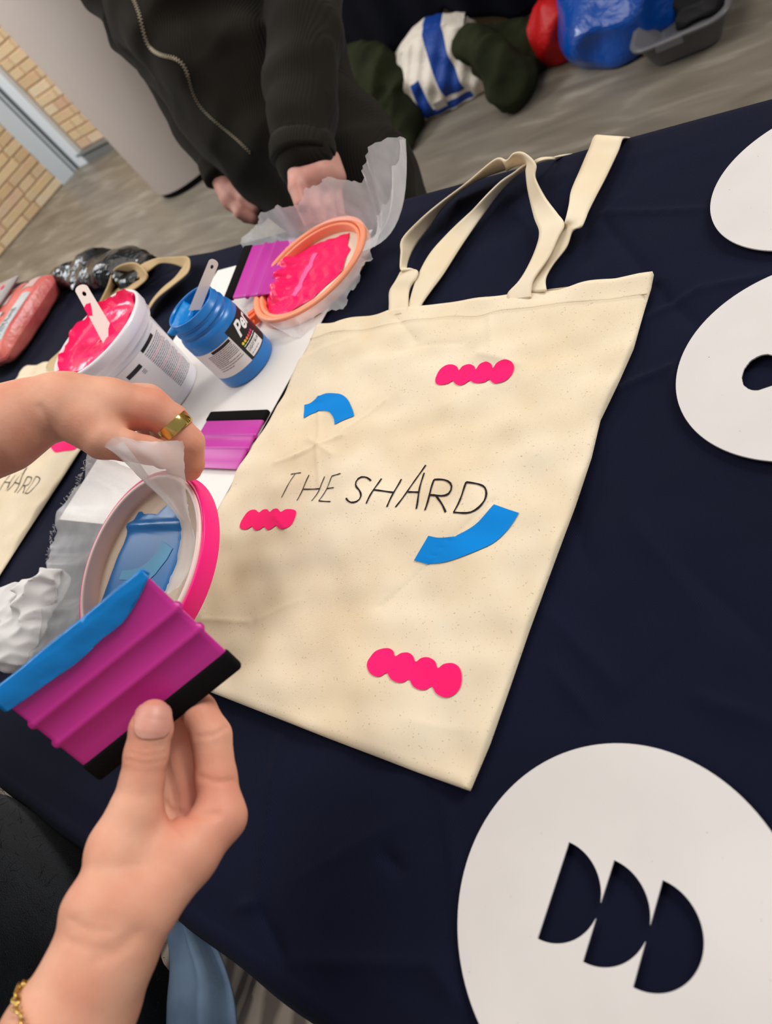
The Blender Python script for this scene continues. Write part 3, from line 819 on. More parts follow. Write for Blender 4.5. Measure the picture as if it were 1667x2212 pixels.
strap('handle', [hq((98, 806), (124, 812), .006, .006), hq((104, 784), (126, 794), .01, .006), hq((130, 758), (142, 770), .014, .005), hq((168, 716), (178, 726), .016, .004), hq((196, 686), (206, 694), .016, .004),
                 hq((214, 655), (226, 660), .018, .006), hq((232, 620), (246, 622), .022, .008), hq((244, 586), (258, 600), .03, .012), hq((262, 572), (272, 590), .036, .016), hq((292, 568), (292, 586), .036, .018), hq((312, 584), (302, 596), .03, .016),
                 hq((318, 600), (300, 606), .022, .010), hq((300, 618), (280, 612), .016, .008), hq((268, 640), (250, 626), .012, .006), hq((236, 668), (214, 656), .008, .005), hq((206, 700), (190, 690), .006, .004)], M['canvas_old'], tote2)
strap('handle', [hq((292, 604), (284, 590), .012, .018), hq((316, 590), (306, 572), .014, .022), hq((344, 570), (338, 558), .014, .02), hq((372, 570), (372, 555), .012, .02), hq((394, 578), (402, 554), .008, .02),
                 hq((392, 582), (410, 566), .008, .022), hq((376, 602), (404, 590), .006, .022), hq((350, 624), (374, 616), .005, .02), hq((328, 650), (344, 640), .004, .018), hq((312, 680), (326, 662), .004, .014), hq((290, 720), (304, 700), .004, .01)], M['canvas_old'], tote2)

# ================================================================== STENCIL DISCS
def world_disc(cx_, cy_, r, n=128):
    return [(cx_ + r * math.cos(2 * math.pi * k / n), cy_ + r * math.sin(2 * math.pi * k / n)) for k in range(n)]
def half_disc(a, b, n=40):
    a, b = np.asarray(a), np.asarray(b); c = (a + b) / 2; r = np.linalg.norm(a - b) / 2
    t0 = math.atan2(*(a - c)[::-1]); 
    e = (a - c) / r; g = np.array([e[1], -e[0]])
    return c, r, [c + r * math.cos(math.pi * k / n) * e + 1.035 * r * math.sin(math.pi * k / n) * g for k in range(n + 1)]
def side(p, a, b):
    return (b[0] - a[0]) * (p[1] - a[1]) - (b[1] - a[1]) * (p[0] - a[0])
def union_halves(hs):
    """hs: (top, bottom) of each flat edge, left to right; arcs bulge right and reach past the next flat edge"""
    arcs = [half_disc(a, b)[2] for a, b in hs]
    up, low = [], []
    for i, (a, b) in enumerate(hs):
        A = arcs[i]
        if i < len(hs) - 1:
            na, nb = hs[i + 1]; s0 = side(A[0], na, nb)
            inside = [side(p, na, nb) * s0 > 0 for p in A]
            k0 = next((k for k, v_ in enumerate(inside) if not v_), None)
            if k0 is None: raise RuntimeError('halves do not touch')
            k1 = len(A) - next(k for k, v_ in enumerate(inside[::-1]) if not v_)
            up += A[:k0]; low.append(A[k1:])
        else:
            up += A; low.append([])
    path = [tuple(p) for p in up]
    for i in range(len(hs) - 1, 0, -1):
        path += [tuple(p) for p in low[i]] if low[i] else []
        pass
    path += [tuple(p) for p in low[0]]
    return path
DZ = 0.7418
h1 = [((1228.4, 1818.8), (1160.2, 2027.4)), ((1326, 1857.8), (1258.1, 2077.5)), ((1430.7, 1901), (1366.3, 2132.6))]
h1w = [(T(*a, DZ + .001)[:2], T(*b, DZ + .001)[:2]) for a, b in h1]
def stencil(name, label, c, r, holes):
    v, f = curve_fill([world_disc(c[0], c[1], r)] + holes, 0.0011)
    v = np.asarray(v); v[:, 2] += DZ
    o = mesh_obj(name, v, f, M['card'], smooth=False)
    tag(o, label, 'stencil', 'round paper stencils on the navy cloth'); return o
s_ = 0.41
try:
    hole1 = [union_halves(h1w)]
except RuntimeError:
    hole1 = [[tuple(p) for p in half_disc(a, b)[2]] for a, b in h1w]
stencil('stencil_disc', 'round off-white card stencil with three half-moon cut-outs', (-0.37038 * s_, 0.01211 * s_), 0.2096 * s_, hole1)
c2 = np.array([-0.31004, 0.86655]) * s_
blob = []
e1w = T(1610, 800, DZ)[:2]; 
bc = [T(1646, 806, DZ)[:2] + np.array([0.020 * k, 0.0]) for k in range(4)]
from math import cos, sin, pi
def union_blob(cs, rx, ry, n=200):
    th = np.linspace(0, 2 * np.pi, n, endpoint=False); c = np.mean(cs, axis=0); out = []
    for t in th:
        d = np.array([cos(t), sin(t)]); best = 0
        for s in np.linspace(0.001, 0.09, 180):
            p = c + d * s
            if any(((p[0] - q[0]) / rx) ** 2 + ((p[1] - q[1]) / ry) ** 2 < 1 for q in cs): best = s
        out.append(tuple(c + d * best))
    return out
stencil('stencil_disc', 'round off-white card stencil with a dark oval cut-out at the right picture edge', tuple(c2), 0.1986 * s_, [union_blob(bc, 0.0122, 0.0150)])
c3 = np.array([-0.36006, 1.28836]) * s_
stencil('stencil_disc', 'plain round off-white card stencil nearest the far table edge, top right', tuple(c3), 0.1911 * s_, [])

# ================================================================== PAPER SHEET
pv = [(-0.931, 0.168), (-0.631, 0.176), (-0.628, 0.590), (-0.926, 0.584)]
v, f = box(1, 1, 1)
sheet = mesh_obj('paper_sheet', [(x, y, 0.7413) for x, y in pv] + [(x, y, 0.7420) for x, y in pv], [(3, 2, 1, 0), (4, 5, 6, 7), (0, 1, 5, 4), (1, 2, 6, 5), (2, 3, 7, 6), (3, 0, 4, 7)], M['paper'], smooth=False)
tag(sheet, 'large white paper sheet under the blue jar and the paint tub', 'paper')
PZ = 0.7421

# ================================================================== SQUEEGEES
def squeegee(label, cen, ax, ay, az, m_):
    """local x along the blade, y from blade edge to felt, z through the thickness"""
    o = bpy.data.objects.new('squeegee', None); C.objects.link(o); o['_local'] = 1
    o.empty_display_size = 0.03
    MM = Matrix.Identity(4)
    for i in range(3):
        MM[i][0] = ax[i]; MM[i][1] = ay[i]; MM[i][2] = az[i]; MM[i][3] = cen[i]
    o.matrix_world = MM
    tag(o, label, 'squeegee', 'pink plastic squeegees with black felt edges')
    # half profile (y, half thickness), with two ridges
    pr = [(-0.0365, 0.0003), (-0.0345, 0.0009), (-0.028, 0.0014)]
    for c in (-0.0115, 0.0050):
        pr += [(c - 0.0032, 0.0019), (c - 0.0014, 0.0031), (c, 0.0036), (c + 0.0014, 0.0031), (c + 0.0032, 0.0019)]
    pr += [(0.018, 0.0020), (0.0335, 0.0020)]
    xs = [-0.0500, -0.0492, -0.047, 0.047, 0.0492, 0.0500]
    sh = [0.35, 0.8, 1.0, 1.0, 0.8, 0.35]
    loop = [(y, -t) for y, t in pr] + [(y, t) for y, t in pr[::-1]]
    vs = []
    for x, k in zip(xs, sh):
        for y, t in loop:
            yy = y + (0.0022 * (1 - k) if y < -0.03 else 0)
            vs.append((x + (0.0016 if x > 0 else -0.0016) * (abs(t) > 0.0025) * (abs(x) > 0.049), yy, t * k))
    n = len(loop); fs = grid_faces(len(xs), n, True)
    fs.append(tuple(range(n))); fs.append(tuple((len(xs) - 1) * n + i for i in range(n))[::-1])
    b = mesh_obj('blade', vs, fs, m_, o); b.data.polygons.foreach_set('use_smooth', [True] * len(b.data.polygons))
    es = b.modifiers.new('edges', 'EDGE_SPLIT'); es.split_angle = math.radians(40)
    v, f = box(0.1015, 0.0138, 0.0062, (0, 0.0306, 0))
    fl = mesh_obj('felt_edge', v, f, M['felt'], o); bevel(fl, 0.0022, 3)
    return o
hs_c = np.array([-0.3649, 0.0123, 0.9156])
hs_x = np.array([0.575, 0.8157, -0.0626]); hs_y = np.array([0.2431, -0.2434, -0.939]); hs_z = np.array([-0.7812, 0.5247, -0.3383])
held = squeegee('magenta squeegee held up in the hand, its blade loaded with blue paint', hs_c, hs_x, hs_y, hs_z, M['magenta'])
def loc_sq(px, py, dz=0.0):
    p = PL(px, py, hs_c + hs_z * dz, hs_z); q = p - hs_c
    return np.array([q @ hs_x, q @ hs_y])
edge = [loc_sq(*p, -0.002) for p in [(316, 1259), (303, 1285), (288, 1312), (270, 1337), (246, 1358), (224, 1374), (203, 1395), (183, 1415), (156, 1436), (128, 1456), (98, 1476), (69, 1497), (40, 1518), (14, 1536)]]
edge = [(min(0.0505, max(-0.0505, e[0])), e[1]) for e in edge]
lo_ = [(x, -0.0385 + 0.0003 * math.sin(x * 150)) for x in np.linspace(-0.0515, 0.0505, 24)]
pl = [(0.0512, -0.034)] + edge + [(-0.052, edge[-1][1] - 0.001)] + lo_
v, f = slice_grid(curve_fill([pl], 0.0), 0.005)
v = np.asarray(v, float)
th = lambda y: np.interp(y, [-0.0385, -0.034, -0.025, -0.015, 0], [0.0012, 0.0028, 0.0033, 0.0034, 0.0040])
v[:, 2] = -th(v[:, 1]) + 0.0003 * np.sin(v[:, 0] * 220) * np.sin(v[:, 1] * 400)
po = mesh_obj('blue_paint', v, f, M['bluepaint'], held); solidify(po, 0.0016, 0.0); 
v2 = v.copy(); v2[:, 2] *= -1
po2 = mesh_obj('blue_paint', v2, f, M['bluepaint'], held); solidify(po2, 0.0012, 0)
lip = tube([(x, -0.0366, 0.0) for x in np.linspace(-0.051, 0.0495, 30)], [0.0021 + 0.0002 * math.sin(k * 0.7) for k in range(30)], 10)
mesh_obj('blue_paint', lip[0], lip[1], M['bluepaint'], held)

squeegee('violet-pink squeegee lying flat on the white paper beside the tote bag', (-0.6785, 0.2865, PZ + 0.0038), (1, 0, 0), (0, 1, 0), (0, 0, 1), M['purple'])
# the one resting in the orange hoop
oc = T(664, 578, 0.757); OR_, OZ = 0.0825, PZ
sx = np.array([-0.0302, 0.0996, 0]); sx /= np.linalg.norm(sx)
by = np.array([-sx[1], sx[0], 0]); by = by if by[0] < 0 else -by      # towards the felt
felt_mid = np.array([-0.8045, 0.5295, 0.7715]) + by * 0.006; blade_mid = felt_mid - by * 0.0685 + np.array([0, 0, -0.0205])
ay_ = felt_mid - blade_mid; ay_ /= np.linalg.norm(ay_)
az_ = np.cross(sx, ay_); 
squeegee('violet squeegee resting in the orange hoop, blade in wet pink paint', (felt_mid + blade_mid) / 2, sx, ay_, az_, M['purple'])

# ================================================================== HOOPS
def frame_from(n):
    n = np.asarray(n, float) / np.linalg.norm(n)
    a = np.cross([0, 1, 0.0], n); a /= np.linalg.norm(a); b = np.cross(n, a)
    return np.stack([a, b, n], 1)
def rr_profile(r0, r1, z0, z1, c=0.0022, seg=4):
    P = []
    for cx_, cz_, a0 in ((r1 - c, z1 - c, 0), (r0 + c, z1 - c, 90), (r0 + c, z0 + c, 180), (r1 - c, z0 + c, 270)):
        for k in range(seg + 1):
            a = math.radians(a0 + 90 * k / seg); P.append((cx_ + c * math.cos(a), cz_ + c * math.sin(a)))
    return P
def ring(name, c, Fm, prof, m_, parent, n=96):
    v, f = lathe(prof, n, closed_prof=True); v, f = xf((v, f), Fm, c)
    return mesh_obj(name, v, f, m_, parent)
def surf_blob(loop, zf, thick, step, c, Fm, m_, parent, name):
    """slab of paint on a hoop's screen; loop in hoop coordinates"""
    v, f = slice_grid(curve_fill([loop], 0.0), step); v = np.asarray(v, float)
    # distance to outline for a rounded edge
    Lp = resample(np.asarray(list(loop) + [loop[0]]), 300)
    d = np.array([np.hypot(*(Lp - p[:2]).T).min() for p in v])
    v[:, 2] = zf(v[:, 0], v[:, 1]) + thick * np.clip(d / 0.004, 0, 1) ** 0.5
    return mesh_obj(name, xf((v, f), Fm, c)[0], f, m_, parent)

# --- orange hoop lying on the paper
oh = thing('embroidery_hoop', 'orange embroidery hoop with crumpled gauze skirt and wet pink paint, lying on the paper', 'hoop', (oc[0], oc[1], PZ))
oC = np.array([oc[0], oc[1], PZ]); OF = np.eye(3)
ring('outer_ring', oC, OF, rr_profile(OR_ - 0.0075, OR_, 0.0005, 0.0165, 0.003), M['orange'], oh)
ring('inner_ring', oC, OF, rr_profile(OR_ - 0.0125, OR_ - 0.0080, 0.0008, 0.0140, 0.0018), M['orange'], oh)
v, f = lathe([(0.0005, 0.0022), (OR_ - 0.012, 0.0022)], 64); mesh_obj('screen', xf((v, f), OF, oC)[0], f, M['screen'], oh)
def ol(px, py, h=0.0045):
    p = T(px, py, PZ + h) - oC; return (p[0], p[1])
K = 3.624
pk = [(640, 912), (690, 905), (720, 895), (760, 925), (820, 905), (880, 890), (910, 872), (1000, 845), (1135, 800), (1128, 850), (1120, 900), (1090, 965), (1060, 1020), (1050, 1060), (1040, 1100), (990, 1150), (930, 1200), (850, 1280), (700, 1370), (560, 1430), (500, 1435), (455, 1415), (430, 1395), (470, 1300), (505, 1215), (548, 1130), (605, 1000)]
paint_loop = [ol(440 + x / K, 280 + y / K) for x, y in pk]
paint_loop = [tuple(np.array(p) * (1.22 if -2.5 < math.atan2(p[1], p[0]) < 0.75 else 1.0)) for p in paint_loop]
# keep the paint inside the inner ring
paint_loop = [tuple(np.array(p) * min(1, (OR_ - 0.0128) / (np.hypot(*p) + 1e-9))) for p in paint_loop]
bl = blade_mid - oC
def ridge(x, y):
    # heaped ridge of paint in front of the blade
    d = (x - bl[0]) * (-by[0]) + (y - bl[1]) * (-by[1])
    s = (x - bl[0]) * sx[0] + (y - bl[1]) * sx[1]
    return 0.0030 + 0.0100 * np.exp(-((d + 0.004) / 0.012) ** 2) * (np.abs(s) < 0.06) * (1 + 0.3 * np.sin(s * 260) + 0.2 * np.sin(s * 610 + 1)) + 0.0006 * np.sin(x * 300 + 2 * np.sin(y * 180))
surf_blob(paint_loop, ridge, 0.0012, 0.0032, oC, OF, M['pinkpaint'], oh, 'pink_paint')
cl = np.array([ol(440 + x / K, 280 + y / K, 0.0055) for x, y in [(868, 965), (845, 1010), (825, 1060), (795, 1110), (770, 1160), (750, 1210), (725, 1255), (695, 1295)]])
cl = catmull(cl, 4); tt = np.gradient(cl, axis=0); tt /= np.linalg.norm(tt, axis=1)[:, None]; nn = np.stack([-tt[:, 1], tt[:, 0]], 1)
wv = 0.0046 * (1 + 0.16 * np.sin(np.linspace(0, 4 * 2 * np.pi, len(cl))))[:, None]
stripe = [tuple(p) for p in np.concatenate([cl + nn * wv, (cl - nn * wv)[::-1]])]
v, f = slice_grid(curve_fill([stripe], 0.0), 0.004); v = np.asarray(v, float); v[:, 2] = ridge(v[:, 0], v[:, 1]) + 0.0016
mesh_obj('stencil_gap', xf((v, f), OF, oC)[0], f, M['pinkpale'], oh)
for a in (-2.42, -2.30):
    v, f = xf(box(0.012, 0.007, 0.012), [[math.cos(a), -math.sin(a), 0], [math.sin(a), math.cos(a), 0], [0, 0, 1]], oC + np.array([math.cos(a) * (OR_ + 0.0055), math.sin(a) * (OR_ + 0.0055), 0.0085]))
    bevel(mesh_obj('clamp_lug', v, f, M['orange2'], oh, smooth=False), 0.002, 2)
a0_, a1_ = [oC + np.array([math.cos(a) * (OR_ + 0.008), math.sin(a) * (OR_ + 0.008), 0.0085]) for a in (-2.52, -2.20)]
v, f = tube([a0_, a1_], 0.0022, 10); mesh_obj('clamp_screw', v, f, M['orange2'], oh)
# gauze skirt: outline by angle, inner edge clamped in the ring
def skirt(outline, c, Fm, r_in, z_in, m_, parent, folds=11, amp=0.006, mid_lift=0.006, seed=0, name='gauze'):
    out = np.array(outline, float); k = len(out)
    loc = (out - c) @ Fm
    ang = np.unwrap(np.arctan2(loc[:, 1], loc[:, 0]))
    P = catmull(np.concatenate([out, out[:1]]), 7)[:-1]; m = len(P)
    lp = (P - c) @ Fm; th = np.arctan2(lp[:, 1], lp[:, 0])
    inner = np.stack([r_in * np.cos(th), r_in * np.sin(th), np.full(m, z_in)], 1) @ Fm.T + c
    rows = []
    ts = np.linspace(0, 1, 14)
    ph = rng.uniform(0, 6.28, 4)
    for t in ts:
        q = inner * (1 - t) + P * t; q[:, 2] = inner[:, 2] * (1 - t ** 2.2) + P[:, 2] * t ** 2.2 - 0.006 * math.sin(math.pi * t)
        s = np.linspace(0, 2 * np.pi, m, endpoint=False)
        fold = np.sin(folds * s + ph[0] + 2 * t) + 0.6 * np.sin((folds * 2 + 1) * s + ph[1] - t) + 0.4 * np.sin(29 * s + ph[2] + 3 * t)
        env = t * (1 - 0.3 * t)
        q = q + np.outer(amp * fold * env * 0.55, Fm[:, 2]) + np.outer(mid_lift * math.sin(math.pi * t) * np.ones(m), Fm[:, 2])
        if t == 1: q = q + rng.normal(0, 0.0008, q.shape)
        rows.append(q)
    G = np.array(rows)
    G[..., 2] = np.maximum(G[..., 2], PZ + 0.0012)
    return mesh_obj(name, G.reshape(-1, 3), grid_faces(len(rows), m, True), m_, parent)
def og(x, y, h): return T(440 + x / K, 280 + y / K, TZ + h)
outl = [og(325, 1000, .004), og(312, 840, .012), og(400, 720, .030), og(480, 650, .044), og(620, 610, .058), og(720, 560, .064), og(830, 460, .078), og(1000, 400, .082), og(1200, 390, .078), og(1250, 290, .090), og(1310, 170, .104), og(1535, 45, .118), og(1545, 90, .112), og(1495, 300, .078), og(1488, 430, .06), og(1400, 580, .046),
        og(1368, 660, .04), og(1392, 830, .02), og(1310, 905, .02), og(1300, 1000, .012), og(1270, 1080, .010), og(1180, 1220, .010), og(1080, 1370, .008), og(950, 1450, .008), og(820, 1540, .006), og(740, 1612, .006), og(600, 1580, .012), og(480, 1500, .010), og(300, 1395, .012), og(270, 1250, .012)]
skirt(outl, oC, OF, OR_ + 0.0005, 0.013, M['gauze'], oh, folds=9, amp=0.009, mid_lift=0.004)

# --- pink hoop, lifted by the ringed hand
pn = np.array([-0.0038, -0.215, 0.9766]); pn /= np.linalg.norm(pn)
pC = np.array([-0.5741, 0.1066, 0.8212]); PR = 0.084; PF = frame_from(pn)
ph_ = thing('embroidery_hoop', 'pink embroidery hoop holding gauze and wet blue paint, lifted by the ringed hand', 'hoop', pC)
ring('outer_ring', pC, PF, rr_profile(PR - 0.0035, PR, -0.0165, 0.0, 0.0014), M['hoopink'], ph_)
ring('inner_ring', pC, PF, rr_profile(PR - 0.0085, PR - 0.0038, -0.0150, 0.0016, 0.0016), M['hoopale'], ph_)
v, f = lathe([(0.0005, -0.0135), (PR - 0.0080, -0.0135)], 64); mesh_obj('screen', xf((v, f), PF, pC)[0], f, M['screen'], ph_)
v, f = lathe([(0.0005, -0.0160), (PR - 0.0040, -0.0160)], 64); mesh_obj('stencil_card', xf((v, f), PF, pC)[0], f, M['card'], ph_)
def pl2(x, y, d=-0.0125, sc=2.778, ox=0, oy=780):
    p = PL(ox + x / sc, oy + y / sc, pC + pn * d, pn) - pC; q = PF.T @ p; return (q[0], q[1])
bp_ = [(830, 905), (850, 903), (862, 918), (905, 915), (940, 920), (975, 885), (1010, 855), (1050, 900), (1095, 960), (1092, 1030), (1085, 1100), (1070, 1180), (1050, 1250), (1020, 1330), (985, 1400), (900, 1520), (760, 1560), (560, 1560), (600, 1460), (640, 1350), (680, 1240), (710, 1160), (740, 1100), (760, 1040), (768, 1000), (775, 980), (805, 950)]
loop = [pl2(*p) for p in bp_]; loop = [tuple(np.array(p) * min(1, (PR - 0.0095) / (np.hypot(*p) + 1e-9))) for p in loop]
r0, r1 = np.array(pl2(770, 990)), np.array(pl2(1095, 975))
def bridge(x, y):
    d = r1 - r0; t = np.clip(((x - r0[0]) * d[0] + (y - r0[1]) * d[1]) / (d @ d), 0, 1)
    dist = np.hypot(x - r0[0] - t * d[0], y - r0[1] - t * d[1])
    return -0.0128 + 0.0028 * np.exp(-(dist / 0.0035) ** 2)
surf_blob(loop, bridge, 0.0007, 0.0035, pC, PF, M['bluefilm'], ph_, 'blue_paint')
arc = [pl2(*p, d=-0.0118) for p in [(975, 1080), (1005, 1100), (1035, 1125), (1000, 1190), (960, 1240), (930, 1280), (895, 1312), (840, 1318), (780, 1314), (715, 1312), (722, 1285), (735, 1258), (790, 1252), (840, 1238), (880, 1212), (915, 1178), (940, 1140)]]
v, f = slice_grid(curve_fill([arc], 0.0), 0.005); v = np.asarray(v, float); v[:, 2] = bridge(v[:, 0], v[:, 1]) + 0.0011
mesh_obj('stencil_gap', xf((v, f), PF, pC)[0], f, M['bluepale'], ph_)
# gauze: the flap pinched between finger and thumb
def g5(x, y, z): return V(x / 2.778, 780 + y / 2.778, z)
flap = [[g5(628, 512, .548), g5(665, 470, .546), g5(720, 450, .546), g5(820, 475, .550), g5(940, 480, .558), g5(1045, 478, .564), g5(1100, 480, .568)],
        [g5(700, 560, .550), g5(760, 560, .549), g5(830, 560, .550), g5(900, 570, .553), g5(980, 570, .560), g5(1050, 570, .566), g5(1105, 575, .573)],
        [g5(780, 640, .566), g5(830, 650, .563), g5(880, 655, .562), g5(950, 660, .563), g5(1010, 665, .567), g5(1060, 670, .573), g5(1110, 680, .580)],
        [g5(860, 720, .586), g5(900, 735, .580), g5(950, 745, .578), g5(1000, 750, .582), g5(1045, 755, .582), g5(1085, 760, .584), g5(1115, 770, .588)],
        [g5(960, 810, .604), g5(990, 825, .598), g5(1020, 835, .594), g5(1050, 845, .592), g5(1080, 850, .592), g5(1105, 860, .592), g5(1125, 870, .594)],
        [g5(1040, 900, .606), g5(1060, 915, .602), g5(1080, 925, .599), g5(1100, 935, .597), g5(1118, 942, .596), g5(1132, 948, .595), g5(1142, 955, .595)],
        [g5(1085, 985, .606), g5(1100, 1000, .603), g5(1115, 1010, .600), g5(1130, 1018, .598), g5(1145, 1026, .597), g5(1158, 1032, .596), g5(1165, 1040, .596)],
        [g5(1075, 1110, .604), g5(1095, 1115, .601), g5(1115, 1120, .599), g5(1135, 1125, .597), g5(1152, 1130, .596), g5(1168, 1132, .595), g5(1178, 1135, .595)],
        [g5(1050, 1240, .604), g5(1072, 1240, .601), g5(1095, 1238, .599), g5(1115, 1235, .597), g5(1132, 1232, .596), g5(1145, 1228, .595), g5(1155, 1225, .595)],
        [g5(1010, 1330, .604), g5(1030, 1330, .601), g5(1050, 1325, .599), g5(1070, 1318, .597), g5(1088, 1310, .596), g5(1105, 1300, .595), g5(1120, 1290, .595)],
        [g5(985, 1395, .604), g5(1005, 1395, .601), g5(1025, 1388, .599), g5(1045, 1375, .597), g5(1062, 1362, .596), g5(1080, 1345, .595), g5(1095, 1330, .595)]]
v, f = loft(flap, 5, 4, jag=0.0004); mesh_obj('gauze', v, f, M['gauze2'], ph_)
# a turned-over hem on the flap's left edge gives the brighter fold
fold = [[g5(628, 512, .547), g5(690, 505, .5445), g5(735, 480, .5445)], [g5(700, 565, .549), g5(760, 575, .547), g5(800, 560, .548)], [g5(785, 645, .565), g5(835, 660, .561), g5(865, 650, .5605)],
        [g5(862, 725, .585), g5(905, 745, .5785), g5(935, 742, .577)], [g5(960, 815, .603), g5(1000, 835, .597), g5(1022, 836, .595)], [g5(1040, 902, .605), g5(1066, 918, .601), g5(1082, 924, .600)]]
v, f = loft(fold, 5, 5); mesh_obj('gauze_fold', v, f, M['gauze2'], ph_)
# gauze: the loose part trailing from under the hoop to the table
def pe(ang, d=-0.013):     # point on the hoop's lower edge
    a = math.radians(ang); return pC + PF @ np.array([(PR + 0.0008) * math.cos(a), (PR + 0.0008) * math.sin(a), d])
def lerp(a, b, t): return np.asarray(a) * (1 - t) + np.asarray(b) * t
trail_out = [V(200, 978, .66), T(172, 1035, .80), T(142, 1088, .775), T(117, 1142, .765), T(107, 1194, .76), T(108, 1232, .758), T(122, 1282, .756), T(98, 1318, .754), T(40, 1356, .750), T(4, 1404, .746), T(20, 1428, .746), T(52, 1442, .746), T(100, 1452, .748)]
trail_in = [pe(a) for a in np.linspace(100, 262, len(trail_out))]
rows = [[lerp(i_, o_, t) + np.array([0, 0, -0.018 * math.sin(math.pi * t)]) for t in (0, .2, .4, .6, .8, 1)] for i_, o_ in zip(trail_in, trail_out)]
def wv_(G):
    m, n = G.shape[:2]; t = np.linspace(0, 1, n)[None, :]; s = np.linspace(0, 1, m)[:, None]
    G[..., 2] += 0.0035 * np.sin(s * 31 + 2 * t) * t + 0.002 * np.sin(s * 67) * t; return G
v, f = loft(rows, 7, 5, jag=0.0006, wav=wv_); v[:, 2] = np.maximum(v[:, 2], 0.7435)
mesh_obj('gauze', v, f, M['gauze'], ph_)
# frayed threads along the trailing edge
frs = []
P = catmull(np.array(trail_out), 14)
for p in P:
    for _ in range(2):
        d = rng.normal(0, 1, 3); d /= np.linalg.norm(d); L_ = rng.uniform(.002, .006)
        frs.append(tube([p, p + d * L_ * 0.5 + [0, 0, 0.001], p + d * L_], 0.00016, 3))
v, f = join(frs); tag(mesh_obj('frayed_threads', v, f, M['tissue'], ph_), kind='stuff')

# ================================================================== PAINT TUB
bc_ = np.array([-0.855, 0.358, PZ])
tub = thing('paint_tub', 'white plastic tub brimming with neon pink paint, printed label on its side', 'paint tub', bc_)
prof = [(0.0, 0.0), (0.046, 0.0), (0.0492, 0.0012), (0.0505, 0.004), (0.0590, 0.090), (0.0600, 0.0915), (0.0640, 0.0925), (0.0655, 0.0945), (0.0658, 0.1005), (0.0672, 0.1015), (0.0682, 0.1040), (0.0684, 0.1130), (0.0672, 0.1155), (0.0650, 0.1160), (0.0638, 0.1150), (0.0630, 0.1060), (0.0612, 0.0950), (0.0572, 0.0890), (0.0530, 0.05), (0.0470, 0.008), (0.0, 0.006)]
v, f = lathe(prof, 96); mesh_obj('tub_body', xf((v, f), None, bc_)[0], f, M['tub'], tub)
nr, na = 26, 96; vs = []
for i in range(nr):
    r = 0.0634 * i / (nr - 1) + 1e-4
    for j in range(na):
        a = 2 * math.pi * j / na
        edge_ = max(0, (r - 0.052) / 0.0114)
        z = 0.1050 + 0.0015 * math.sin(r * 190 + 2 * math.sin(a)) * math.sin(2 * a + 1) + 0.0025 * math.sin(r * 90 + a) + edge_ ** 2 * (0.011 + 0.002 * math.sin(9 * a) + 0.001 * math.sin(23 * a))
        rr = r + edge_ ** 2 * 0.0012 * math.sin(13 * a + 1)
        vs.append((bc_[0] + rr * math.cos(a), bc_[1] + rr * math.sin(a), bc_[2] + z))
mesh_obj('pink_paint', vs, grid_faces(nr, na, True), M['pinkpaint'], tub)
def cyl_pt(c, r, ang, z): return np.array([c[0] + r * math.cos(ang), c[1] + r * math.sin(ang), c[2] + z])
def wrap(v, c, rf, a0, z0, flip=1):
    """flat x,y (metres) onto an upright round wall: x runs round it, y up it"""
    out = []
    for x, y, *_ in v:
        z = z0 + y; r = rf(z); out.append(cyl_pt(c, r, a0 + x / r, z))
    return out
tub_r = lambda z: np.interp(z, [0.004, 0.09], [0.0505, 0.0590]) + 0.00025
tub_a = math.atan2(-bc_[1], -bc_[0])
def rect_on(c, rf, a0, x0, x1, y0, y1, dr=0.0, n=10):
    v = []
    for y in (y0, y1):
        for k in range(n + 1):
            x = x0 + (x1 - x0) * k / n; r = rf(y) + dr; v.append(cyl_pt(c, r, a0 + x / rf(y), y))
    return v, grid_faces(2, n + 1)
lab = mesh_obj('label', *rect_on(bc_, tub_r, tub_a, -0.030, 0.066, 0.012, 0.084, n=24), M['label'], tub)
v, f = rect_on(bc_, tub_r, tub_a, 0.018, 0.046, 0.079, 0.0835, 0.0002); mesh_obj('printed_bar', v, f, M['print_black'], lab)
v, f = rect_on(bc_, tub_r, tub_a, -0.016, 0.006, 0.070, 0.0755, 0.0002); mesh_obj('printed_bar', v, f, M['print_black'], lab)
lines, red = [], []
y = 0.0755
for i in range(24):
    x = 0.018
    while x < 0.060 - 0.004:
        w_ = rng.uniform(0.002, 0.006); w_ = min(w_, 0.060 - x)
        (red if i in (4, 10, 17) else lines).append(rect_on(bc_, tub_r, tub_a, x, x + w_, y, y + 0.0010, 0.0002, 2)); x += w_ + 0.0008
    y -= 0.00255
for i in range(3):
    lines.append(rect_on(bc_, tub_r, tub_a, 0.001, 0.006, 0.066 - i * 0.002, 0.0668 - i * 0.002, 0.0002, 2))
v, f = join(lines); mesh_obj('printed_text', v, f, M['print_grey'], lab)
v, f = join(red); mesh_obj('printed_text', v, f, M['print_red'], lab)

